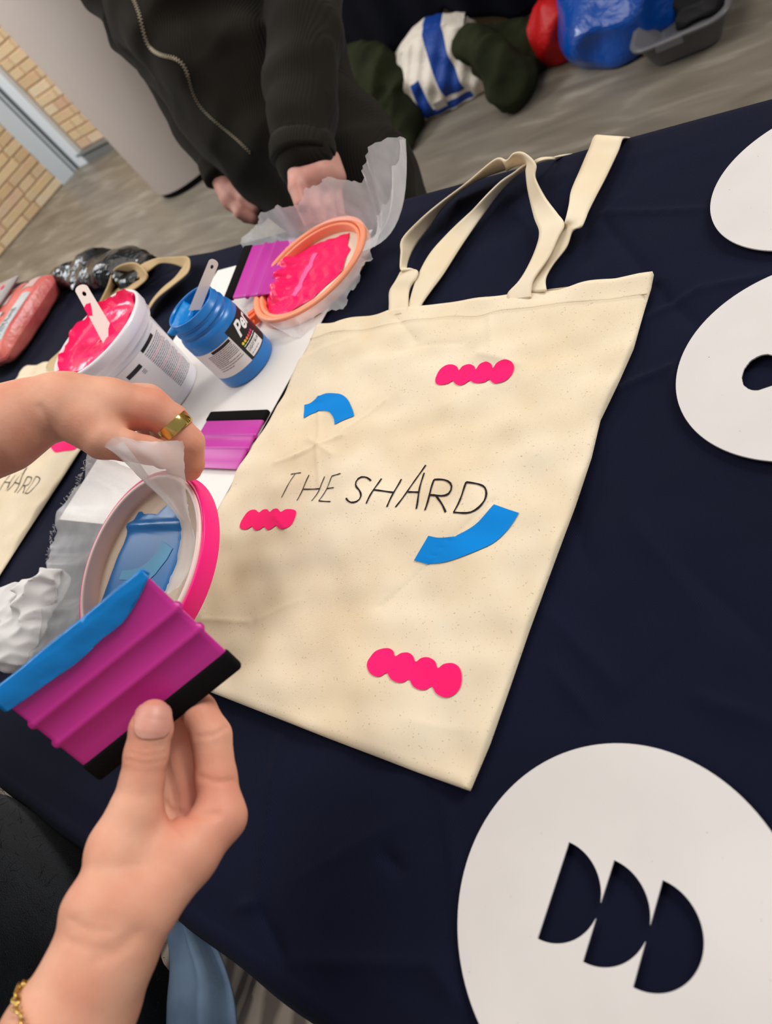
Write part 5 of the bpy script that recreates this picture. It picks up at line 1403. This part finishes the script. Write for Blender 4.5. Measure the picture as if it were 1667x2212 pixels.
# trousers, lap and legs
M['pinstripe'] = mat('pinstripe_cloth', srgb(150, 134, 120), 0.9, spec=0.1)
def stripes(m):
    nt = m.node_tree; N = nt.nodes; L = nt.links; b = N['Principled BSDF']
    tc = N.new('ShaderNodeTexCoord'); wv = N.new('ShaderNodeTexWave'); wv.bands_direction = 'X'; wv.inputs['Scale'].default_value = 26; wv.inputs['Distortion'].default_value = 3; wv.inputs['Detail Scale'].default_value = 0.6
    L.new(tc.outputs['Object'], wv.inputs['Vector'])
    cr = N.new('ShaderNodeValToRGB'); e = cr.color_ramp.elements; e[0].color = srgb(150, 134, 124); e[1].color = srgb(224, 206, 186); e[0].position = 0.2; e[1].position = 0.85
    L.new(wv.outputs['Fac'], cr.inputs['Fac']); L.new(cr.outputs['Color'], b.inputs['Base Color'])
stripes(M['pinstripe'])
pleat = lambda X, Y, Z, D: D + 0.006 * np.sin(X * 150 + 3 * np.sin(Y * 14)) + 0.008 * wob(X, Y, Z, 18, 6, 1)
tg = [(0.05, [[(-0.64, -0.30, 0.53, 0.105), (-0.575, -0.10, 0.535, 0.098), (-0.54, 0.14, 0.52, 0.075)], [(-0.80, -0.30, 0.53, 0.105), (-0.83, 0.14, 0.50, 0.075)], [(-0.54, -0.26, 0.54, 0.085), (-0.50, -0.12, 0.535, 0.085), (-0.48, 0.06, 0.53, 0.075)]]),
      (0.03, [[(-0.53, 0.14, 0.51, 0.078), (-0.53, 0.13, 0.28, 0.066), (-0.53, 0.13, 0.10, 0.060)], [(-0.83, 0.14, 0.49, 0.078), (-0.83, 0.13, 0.28, 0.066), (-0.83, 0.13, 0.10, 0.060)]])]
sdf_obj('trousers', tg, 0.008, M['pinstripe'], pf, kj=0.03, extra=pleat)
M['paleblue'] = mat('pale_blue_denim', srgb(132, 156, 184), 0.9, var=srgb(112, 134, 160), vscale=25, bump=('noise', 500, 0.0003), spec=0.1)
tail_ = [[T(360, 1990, .655), T(395, 1990, .662), T(425, 1992, .66)], [T(366, 2040, .650), T(410, 2040, .664), T(470, 2050, .655)], [T(368, 2100, .645), T(430, 2110, .664), T(498, 2120, .65)], [T(362, 2170, .64), T(430, 2180, .66), T(512, 2190, .645)], [T(360, 2290, .63), T(430, 2300, .65), T(520, 2310, .63)]]
v, f = loft(tail_, 6, 8, wav=lambda G: G + np.stack([0 * G[..., 0], 0 * G[..., 0], 0.004 * np.sin(np.linspace(0, 13, G.shape[1]))[None, :] * np.ones((G.shape[0], 1))], -1))
solidify(mesh_obj('shirt_tail', v, f, M['paleblue'], pf), 0.002)
for x in (-0.53, -0.83):
    v, f = sphere((0, 0, 0), 1, 14, 20); v = np.asarray(v) * np.array([0.048, 0.13, 0.05]) + np.array([x, 0.19, 0.042]); v[:, 2] = np.maximum(v[:, 2], 0.0); mesh_obj('shoe', v, f, M['shoe'], pf)
st = thing('stool', 'plain stool under the person in the black jumper', 'stool', (-0.72, -0.30, 0))
v, f = lathe([(0.0, 0.395), (0.17, 0.395), (0.18, 0.405), (0.18, 0.42), (0.17, 0.428), (0.0, 0.428)], 40); mesh_obj('seat', xf((v, f), None, (-0.72, -0.32, 0))[0], f, M['ply'], st)
for a in (0.785, 2.356, 3.927, 5.498):
    v, f = tube([(-0.72 + 0.12 * math.cos(a), -0.32 + 0.12 * math.sin(a), 0.396), (-0.72 + 0.16 * math.cos(a), -0.32 + 0.16 * math.sin(a), 0.0)], 0.013, 10); mesh_obj('leg', v, f, M['grey_metal'], st)

# ================================================================== STANDING PERSON BEYOND THE TABLE
ps = thing('person', 'person standing beyond the table in a dark olive corduroy jumpsuit with a brass zip', 'person', (-1.05, 0.98, 0))
hipL, hipR = V(729, 324, 1.28), V(606, 330, 1.36)
chest = V(395, -160, 1.30); shN = V(620, -150, 1.20) + np.array([-0.02, 0.03, 0.22]); shF = V(215, -90, 1.42) + np.array([0.02, 0.0, 0.17])
neck = (shN + shF) / 2 + np.array([0, 0, 0.03])
torso = [(*(neck + np.array([0, 0, -0.02])), 0.10), J(400, -160, 1.31, 200), J(446, -50, 1.31, 206), J(478, 24, 1.32, 200), J(520, 100, 1.33, 174), J(566, 180, 1.33, 180), J(620, 275, 1.33, 164)]
blouse = [J(318, 20, 1.26, 62), J(342, 78, 1.25, 62), J(390, 110, 1.24, 70)]
fl = lambda p, z: (p[0], p[1], z)
legN = [(*hipL, 0.098), (*(V(770, 400, 1.28)), 0.096), (*fl(V(790, 430, 1.28), 0.40), 0.080), (*fl(V(790, 430, 1.28), 0.07), 0.075)]
legF = [(*hipR, 0.094), (*(V(668, 398, 1.36)), 0.090), (*fl(V(680, 420, 1.36), 0.36), 0.080), (*fl(V(680, 420, 1.36), 0.07), 0.075)]
armN = [(*shN, 0.075), J(640, -60, 1.17, 84), J(655, 70, 1.15, 76), J(652, 190, 1.14, 70), J(650, 260, 1.13, 66), J(654, 322, 1.13, 70)]
armF = [(*shF, 0.07), J(240, -30, 1.43, 64), J(325, 105, 1.43, 56), J(395, 205, 1.42, 50), J(485, 368, 1.405, 40)]
def folds(X, Y, Z, D):
    D = D + 0.010 * wob(X, Y, Z * 0.5, 26, 4, 6) - 0.008 * ridged(X, Y, Z * 1.5, 17, 15) - 0.004 * ridged(X, Y, Z, 40, 24) + 0.003
    D = D + 0.005 * np.sin(Z * 55 + 6 * wob(X, Y, Z, 12, 5, 3)) * np.exp(-((Z - 0.93) / 0.09) ** 2)
    return D
cuffN0, cuffN1 = V(650, 300, 1.13), V(657, 352, 1.13); cuffF0, cuffF1 = V(470, 345, 1.405), V(490, 392, 1.405)
def trim_(X, Y, Z, D):
    D = folds(X, Y, Z, D)
    for a, b in ((cuffN0, cuffN1), (cuffF0, cuffF1)):
        n = (b - a) / np.linalg.norm(b - a)
        s = (X - b[0]) * n[0] + (Y - b[1]) * n[1] + (Z - b[2]) * n[2]
        near = np.sqrt((X - b[0]) ** 2 + (Y - b[1]) ** 2 + (Z - b[2]) ** 2) < 0.085
        D = np.where(near & (s > 0) & (s < 0.085), np.maximum(D, s * (0.085 > s)), D)
    return D
yoke = [(*(shN + np.array([-0.01, 0, -0.01])), 0.074), (*(neck + np.array([0, 0, -0.035])), 0.085), (*(shF + np.array([0.01, 0, -0.01])), 0.070)]
upper = [(*((shN + shF) / 2 + np.array([0, 0, -0.10])), 0.125), J(446, -50, 1.31, 190)]
sg = [(0.03, [torso, blouse, yoke, upper]), (0.02, [legN, legF])]
trunk = make_sdf(sg, 0.03)
arms_ = make_sdf([(0.004, [armN, armF])], 0.02)
suit_fn = lambda X, Y, Z: folds(X, Y, Z, smin(trunk(X, Y, Z), arms_(X, Y, Z), 0.006))
lo, hi = bounds(sg + [(0.1, [armN, armF])], 0.03); lo[2] = max(lo[2], 0.02)
v, f = surface(suit_fn, lo, hi, 0.0065, 0.03); fast_obj('jumpsuit', v, f, M['cord'], ps)
# cuffs
for a, b, r in ((V(652, 300, 1.13), V(655, 345, 1.13), 70 * 1.13 / F), (V(466, 340, 1.405), V(484, 384, 1.405), 43 * 1.405 / F)):
    P = [a + (b - a) * t for t in (0, .25, .5, .75, 1.0, 1.0)]
    v, f = tube(P, [r * 0.98, r * 1.03, r * 1.04, r * 1.04, r * 1.01, r * 0.8], 28); mesh_obj('cuff', v, f, M['cord'], ps)
# hands
nh = [(0.008, [[J(668, 345, 1.13, 42), J(684, 385, 1.13, 48)], [J(650, 350, 1.125, 30), J(664, 392, 1.12, 32)], [J(706, 350, 1.14, 30), J(716, 385, 1.14, 32)]]),
      (0.002, [[J(650, 395, 1.115, 21), J(655, 440, 1.11, 18), J(668, 478, 1.12, 15)], [J(675, 400, 1.12, 21), J(682, 450, 1.115, 18), J(694, 490, 1.125, 15)], [J(698, 398, 1.13, 20), J(706, 446, 1.125, 17), J(716, 482, 1.135, 14)], [J(718, 392, 1.14, 17), J(726, 432, 1.14, 15), J(732, 460, 1.145, 13)]]),
      (0.003, [[J(642, 362, 1.12, 22), J(640, 405, 1.105, 18), J(650, 440, 1.10, 15)]])]
fh = [(0.006, [[J(482, 385, 1.405, 27), J(506, 425, 1.40, 32)], [J(496, 388, 1.41, 26), J(522, 428, 1.41, 28)]]),
      (0.0018, [[J(504, 432, 1.395, 17), J(520, 458, 1.385, 15), J(548, 470, 1.385, 13)], [J(515, 440, 1.40, 17), J(532, 466, 1.392, 15), J(558, 474, 1.392, 13)], [J(526, 440, 1.408, 16), J(545, 460, 1.40, 14), J(566, 468, 1.40, 12)], [J(534, 434, 1.415, 14), J(552, 450, 1.41, 12), J(570, 456, 1.41, 11)]]),
      (0.002, [[J(508, 408, 1.385, 17), J(528, 428, 1.375, 15), J(552, 448, 1.372, 12)]])]
hg, Q, Mx = head_groups(neck + np.array([0.0, -0.03, 0.20]), (0.2, -1.0), 0.95)
mid = neck + np.array([0, 0, -0.06])
inner = [(0.02, [[(*neck, 0.05), (*mid, 0.06), (*shN, 0.045)], [(*mid, 0.06), (*shF, 0.045)], [(*shN, 0.045), J(640, -60, 1.17, 45), J(655, 70, 1.15, 42), J(652, 190, 1.14, 40), J(660, 330, 1.13, 38)],
                 [(*shF, 0.045), J(240, -30, 1.43, 40), J(325, 105, 1.43, 34), J(395, 205, 1.42, 31), J(482, 380, 1.405, 27)], [(*mid, 0.07), J(446, -50, 1.31, 110), J(566, 180, 1.33, 110)]])]
allg = nh + fh + hg + inner
fn = make_sdf(allg, 0.005); lo, hi = bounds(allg, 0.015); v, f = surface(fn, lo, hi, 0.0030)
fast_obj('body', v, f, M['skin2'], ps)
face_parts(ps, Q, Mx, 0.95, 0.12, M['hair'])
# zip: teeth on tape, laid on the jumpsuit's front
zp = [(284, -10), (292, 8), (300, 30), (306, 55), (312, 78), (320, 98), (335, 113), (355, 121), (375, 125), (392, 136), (403, 155), (410, 180), (418, 205), (430, 228), (450, 250), (475, 272), (500, 292), (522, 312), (540, 330)]
zp = catmull(np.array(zp, float), 4)
zw = np.array([march(suit_fn, x, y, 1.0, 1.45) for x, y in zp]); 
for _ in range(2): zw[1:-1] = (zw[:-2] + zw[1:-1] * 2 + zw[2:]) / 4
zw = resample(zw, 150)
tw = np.gradient(zw, axis=0); tw /= np.linalg.norm(tw, axis=1)[:, None]
teeth = []
for i, (p, t) in enumerate(zip(zw, tw)):
    nv = CAM - p; nv /= np.linalg.norm(nv); s = np.cross(t, nv); s /= np.linalg.norm(s); nv = np.cross(s, t)
    k = 1.0 if i < 78 else 0.45
    teeth.append(xf(box(0.0040 * k, 0.0018, 0.0018), np.stack([s, t, nv], 1), p + nv * 0.0022 + s * (0.0012 if i % 2 else -0.0012)))
zt_ = mesh_obj('zip', *join(teeth), M['zip'], ps, smooth=False); zt_['kind'] = 'stuff'
for p, dx in ((legN[-1], 0), (legF[-1], 0)):
    v, f = sphere((0, 0, 0), 1, 14, 20); v = np.asarray(v) * np.array([0.05, 0.13, 0.055]) + np.array([p[0] - 0.02, p[1] - 0.06, 0.042]); v[:, 2] = np.maximum(v[:, 2], 0.0); mesh_obj('shoe', v, f, M['shoe'], ps)

# ================================================================== SECOND TABLE AND WHAT LIES UNDER IT
t2 = thing('trestle_table', 'second table across the aisle under a dark navy cloth, bags beneath it', 'table', (-1.75, 2.8, 0))
v, f = box(2.5, 0.62, 0.03, (-1.75, 2.80, 0.70)); mesh_obj('tabletop', v, f, M['ply'], t2, smooth=False)
for x in (-2.9, -0.6):
    for y in (2.56, 3.04):
        v, f = tube([(x, y, 0), (x, y, 0.69)], 0.015, 10); mesh_obj('leg', v, f, M['grey_metal'], t2)
xs = np.linspace(-3.05, -0.42, 160); rows = []
hem_z = np.interp(xs, [-3.0, -2.35, -2.05, -1.86, -1.78, -1.66, -1.45, -1.24, -1.1, -0.9, -0.42], [0.10, 0.12, 0.16, 0.14, 0.155, 0.24, 0.10, 0.085, 0.10, 0.14, 0.16])
for t in np.linspace(0, 1, 26):
    z = 0.728 * (1 - t) + hem_z * t
    y = 2.46 - 0.03 * t + (0.022 * np.sin(xs * 17) + 0.010 * np.sin(xs * 41 + 1)) * t - 0.05 * t * np.exp(-((xs + 1.78) / 0.18) ** 2)
    rows.append(np.stack([xs, y, z], 1))
top = [np.stack([xs, np.full_like(xs, y), np.full_like(xs, 0.728)], 1) for y in (3.12, 2.9, 2.7, 2.5)]
G = np.array(top + rows); v = G.reshape(-1, 3)
c2o = mesh_obj('tablecloth', v, grid_faces(*G.shape[:2]), M['navy2']); solidify(c2o, 0.002)
tag(c2o, 'dark navy cloth hanging down over the second table, above the bags', 'tablecloth')
# blue and white striped woven bag
def stripe_mat():
    m = mat('blue_white_woven_plastic', srgb(232, 224, 210), 0.5, spec=0.3, bump=('noise', 90, 0.004))
    nt = m.node_tree; N = nt.nodes; L = nt.links; b = N['Principled BSDF']
    at = N.new('ShaderNodeAttribute'); at.attribute_name = 'stripe'; at.attribute_type = 'GEOMETRY'
    cr = N.new('ShaderNodeValToRGB'); cr.color_ramp.interpolation = 'CONSTANT'; e = cr.color_ramp.elements
    e[0].position = 0; e[0].color = srgb(236, 224, 208); e[1].position = 0.5; e[1].color = srgb(24, 66, 150)
    L.new(at.outputs['Fac'], cr.inputs['Fac']); L.new(cr.outputs['Color'], b.inputs['Base Color'])
    return m
wb = thing('woven_bag', 'blue and white striped woven plastic bag slumped under the second table', 'bag', (-1.7, 2.3, 0))
A, B_ = T(893, 283, 0), T(1064, 198, 0); bxv = B_ - A; Lb = np.linalg.norm(bxv); bxv /= Lb; byv = np.array([-bxv[1], bxv[0], 0])
nu, nv = 60, 44; vs, sv = [], []
def bag_surf(u, v_):
    """u along the front (0..1), v 0 bottom .. 1 top, then over the top to the back"""
    if v_ <= 1:
        z = 0.005 + 0.235 * v_ * (0.82 + 0.18 * math.sin(math.pi * u)); d = -0.030 * math.sin(math.pi * min(1, v_)) * math.sin(math.pi * u) ** 0.5 + 0.07 * v_ ** 2
    else:
        z = 0.24 * (0.82 + 0.18 * math.sin(math.pi * u)) + 0.012 * math.sin((v_ - 1) * math.pi); d = 0.07 + 0.13 * (v_ - 1)
    lean = (u - 0.5) * (1 - 0.18 * max(0, min(v_, 1) - 0.3))
    p = A + bxv * (0.5 + lean) * Lb + byv * (d + 0.012) + np.array([0, 0, z])
    k = 0.006 * math.sin(9 * u + 14 * v_) + 0.004 * math.sin(31 * u - 17 * v_)
    return p + byv * k
for j in range(nv):
    v_ = 1.6 * j / (nv - 1)
    for i in range(nu):
        u = i / (nu - 1); vs.append(bag_surf(u, v_))
        s = (0.20 < u < 0.335 and 0.10 < v_ < 0.62) or (0.52 < u < 0.76 and v_ > 0.20) or (0.03 < v_ < 0.13 and 0.2 < u < 0.78)
        sv.append(1.0 if s else 0.0)
M['woven'] = stripe_mat()
wo = mesh_obj('bag_body', vs, grid_faces(nv, nu), M['woven'], wb); at = wo.data.attributes.new('stripe', 'FLOAT', 'POINT'); at.data.foreach_set('value', sv)
for u0, sgn_ in ((0.0, -1), (1.0, 1)):
    rows = [[bag_surf(u0, v_), bag_surf(u0, v_) + byv * 0.08 + bxv * sgn_ * 0.02 * math.sin(math.pi * v_), bag_surf(u0, v_) + byv * (0.17 - 0.07 * v_ ** 2)] for v_ in np.linspace(0, 1, 6)]
    v, f = loft(rows, 4, 5); mesh_obj('side_panel', v, f, M['tub'] if False else mat('white_woven_plastic', srgb(222, 212, 198), 0.5, bump=('noise', 90, 0.004)), wb)
v, f = xf(box(0.045, 0.004, 0.026), np.stack([bxv, byv, [0, 0, 1]], 1), bag_surf(0.44, 0.17) - byv * 0.003); mesh_obj('pocket_tab', v, f, mat('grey_tab', srgb(150, 140, 130), 0.7), wb, smooth=False)

M['olive'] = mat('dark_olive_cloth', srgb(48, 52, 34), 0.95, var=srgb(38, 41, 28), vscale=12, bump=('noise', 120, 0.002), spec=0.05)
heap = lambda X, Y, Z, D: np.maximum(D - 0.016 * ridged(X, Y, Z, 16, 8) - 0.010 * ridged(X, Y, Z, 38, 12) + 0.006, 0.002 - Z)
g = [(0.03, [[(*TY(1010, 92, 2.26), 0.052), (*TY(1070, 120, 2.17), 0.050)], [(*TY(1068, 118, 2.17), 0.058), (*TY(1074, 126, 2.155), 0.058)]]), (0.05, [('e', tuple(TY(1100, 125, 2.31)), I3, (0.15, 0.08, 0.10)), ('e', tuple(T(1105, 185, 0.05)), I3, (0.07, 0.10, 0.07)), ('e', tuple(TY(1140, 115, 2.32)), I3, (0.08, 0.07, 0.08))])]
o, _ = sdf_obj('jacket', g, 0.009, M['olive'], None, kj=0.03, extra=heap); tag(o, 'olive green jacket with a turned-up cuff lying over the striped bag', 'jacket')
g = [(0.05, [('e', tuple(T(840, 270, 0.06)), I3, (0.12, 0.09, 0.10)), ('e', tuple(TY(835, 190, 2.25)), I3, (0.11, 0.09, 0.11)), ('e', tuple(TY(800, 170, 2.30)), I3, (0.12, 0.07, 0.12)), ('e', tuple(T(865, 300, 0.03)), I3, (0.06, 0.08, 0.05))])]
o, _ = sdf_obj('coat', g, 0.010, M['olive'], None, extra=heap); tag(o, 'crumpled olive coat on the floor between the standing person and the striped bag', 'coat')
M['redcloth'] = mat('red_nylon', srgb(196, 24, 26), 0.45, bump=('noise', 60, 0.005), spec=0.3)
rb = thing('drawstring_bag', 'red bag with a loose strap on the floor under the second table', 'bag', tuple(T(1185, 120, 0)))
g = [(0.03, [('e', tuple(TY(1205, 66, 2.30)), I3, (0.095, 0.07, 0.09)), ('e', tuple(TY(1172, 100, 2.33)), I3, (0.055, 0.05, 0.05))])]
sdf_obj('bag_body', g, 0.008, M['redcloth'], rb, extra=heap)
v, f = tube(catmull(np.array([T(1178, 118, .03), T(1200, 122, .014), T(1235, 117, .012), T(1280, 108, .012), T(1310, 100, .012)]), 8), 0.011, 8); mesh_obj('strap', v, f, M['redcloth'], rb)
v, f = tube(catmull(np.array([T(1168, 105, .05), T(1172, 122, .03), T(1182, 138, .012), T(1196, 128, .014)]), 8), 0.010, 8); mesh_obj('strap', v, f, M['redcloth'], rb)
M['bluepoly'] = mat('blue_polythene', srgb(8, 74, 164), 0.22, spec=0.6, bump=('noise', 30, 0.008))
film = lambda X, Y, Z, D: np.maximum(D - 0.024 * ridged(X, Y, Z, 13, 7) - 0.012 * ridged(X, Y, Z, 30, 17) + 0.01, 0.002 - Z)
g = [(0.04, [('e', tuple(TY(1322, 55, 2.24)), I3, (0.14, 0.12, 0.12)), ('e', tuple(TY(1375, -5, 2.30)), I3, (0.11, 0.10, 0.12)), ('e', tuple(TY(1270, 42, 2.29)), I3, (0.07, 0.08, 0.10))])]
o, _ = sdf_obj('plastic_bag', g, 0.012, M['bluepoly'], None, extra=film, pad=0.05); flat(o); tag(o, 'shiny blue plastic bag between the red bag and the grey tray', 'plastic bag')
# grey plastic tray
M['traygrey'] = mat('grey_plastic', srgb(104, 102, 104), 0.35, spec=0.4)
tr = thing('plastic_tray', 'grey plastic storage tray on the floor beside the blue plastic bag', 'tray', tuple(T(1480, 100, 0)))
q0, q1 = T(1412, 152, 0), T(1556, 94, 0); tx = q1 - q0; Lx = np.linalg.norm(tx); tx /= Lx; ty = np.array([-tx[1], tx[0], 0]); Ly = 0.46
tc0 = (q0 + q1) / 2 + ty * Ly / 2
def rrect(hx, hy, r, n=6):
    P = []
    for sx_, sy_, a0 in ((1, 1, 0), (-1, 1, 90), (-1, -1, 180), (1, -1, 270)):
        for k in range(n + 1):
            a = math.radians(a0 + 90 * k / n); P.append((sx_ * (hx - r) + r * math.cos(a), sy_ * (hy - r) + r * math.sin(a)))
    return P
def tray_rows(levels):
    rows = []
    for z, hx, hy, r in levels: rows.append([tc0 + tx * x + ty * y + np.array([0, 0, z]) for x, y in rrect(hx, hy, r)])
    return np.array(rows)
hx, hy = Lx / 2, Ly / 2
lv_ = [(0.002, hx - .02, hy - .02, .03), (0.002, hx, hy, .035), (0.008, hx + .003, hy + .003, .036), (0.070, hx + .030, hy + .022, .05), (0.072, hx + .042, hy + .034, .055), (0.080, hx + .043, hy + .035, .055), (0.081, hx + .028, hy + .020, .05), (0.012, hx - .002, hy - .002, .034), (0.010, hx - .02, hy - .02, .02)]
G = tray_rows(lv_); m_, n_ = G.shape[:2]
ff = grid_faces(m_, n_, True) + [tuple(range(n_))[::-1], tuple((m_ - 1) * n_ + k for k in range(n_))]
mesh_obj('tray_body', G.reshape(-1, 3), ff, M['traygrey'], tr)
v, f = xf(box(0.07, 0.006, 0.02), np.stack([tx, ty, [0, 0, 1]], 1), tc0 - ty * (hy + .036) + np.array([0, 0, .070]) - tx * 0.02); bevel(mesh_obj('rim_tab', v, f, M['traygrey'], tr, smooth=False), 0.002)
g = [(0.03, [('e', tuple(tc0 + np.array([0.0, 0.06, 0.028])), I3, (0.09, 0.10, 0.022)), ('e', tuple(tc0 + np.array([0.03, -0.04, 0.025])), I3, (0.07, 0.07, 0.018))])]
inn = lambda X, Y, Z, D: np.maximum(D - 0.014 * ridged(X, Y, Z, 30, 3), 0.013 - Z)
o, _ = sdf_obj('black_cloth', g, 0.006, mat('black_rag', srgb(26, 24, 24), 0.8), None, extra=inn); tag(o, 'crumpled black cloth inside the grey tray', 'cloth')
# a sheet of paper on the floor by the standing person
P = [T(742, 108, .004), T(800, 138, .004), T(778, 172, .004), T(722, 140, .004)]
v = P + [p + np.array([0, 0, .002]) for p in P]
o = mesh_obj('paper_sheet', v, [(3, 2, 1, 0), (4, 5, 6, 7), (0, 1, 5, 4), (1, 2, 6, 5), (2, 3, 7, 6), (3, 0, 4, 7)], M['paper'], smooth=False); tag(o, 'small white sheet on the floor behind the standing person', 'paper')
# loose fibres standing off the fuzzy jumper, too fine to count
me = jm.data; nV = len(me.vertices); co = np.empty(nV * 3, np.float32); me.vertices.foreach_get('co', co); co = co.reshape(-1, 3)
no = np.empty(nV * 3, np.float32); me.vertices.foreach_get('normal', no); no = no.reshape(-1, 3)
sel = np.where((co[:, 1] > -0.26) & (co[:, 2] < 0.86))[0]; sel = rng.choice(sel, min(len(sel), 9000), replace=len(sel) < 9000)
fv, ff = [], []
for i in sel:
    p = co[i] + rng.normal(0, 0.004, 3); d = no[i] + rng.normal(0, 0.7, 3); d /= np.linalg.norm(d); L_ = rng.uniform(0.004, 0.011); w = np.cross(d, rng.normal(0, 1, 3)); w *= 0.00016 / np.linalg.norm(w)
    q = p + d * L_ * 0.5; e = q + (d + rng.normal(0, 0.6, 3)) * L_ * 0.5
    k = len(fv); fv += [p - w, p + w, q - w, q + w, e]; ff += [(k, k + 1, k + 3, k + 2), (k + 2, k + 3, k + 4)]
tag(mesh_obj('knit_fuzz', fv, ff, M['jumper'], pf), kind='stuff')
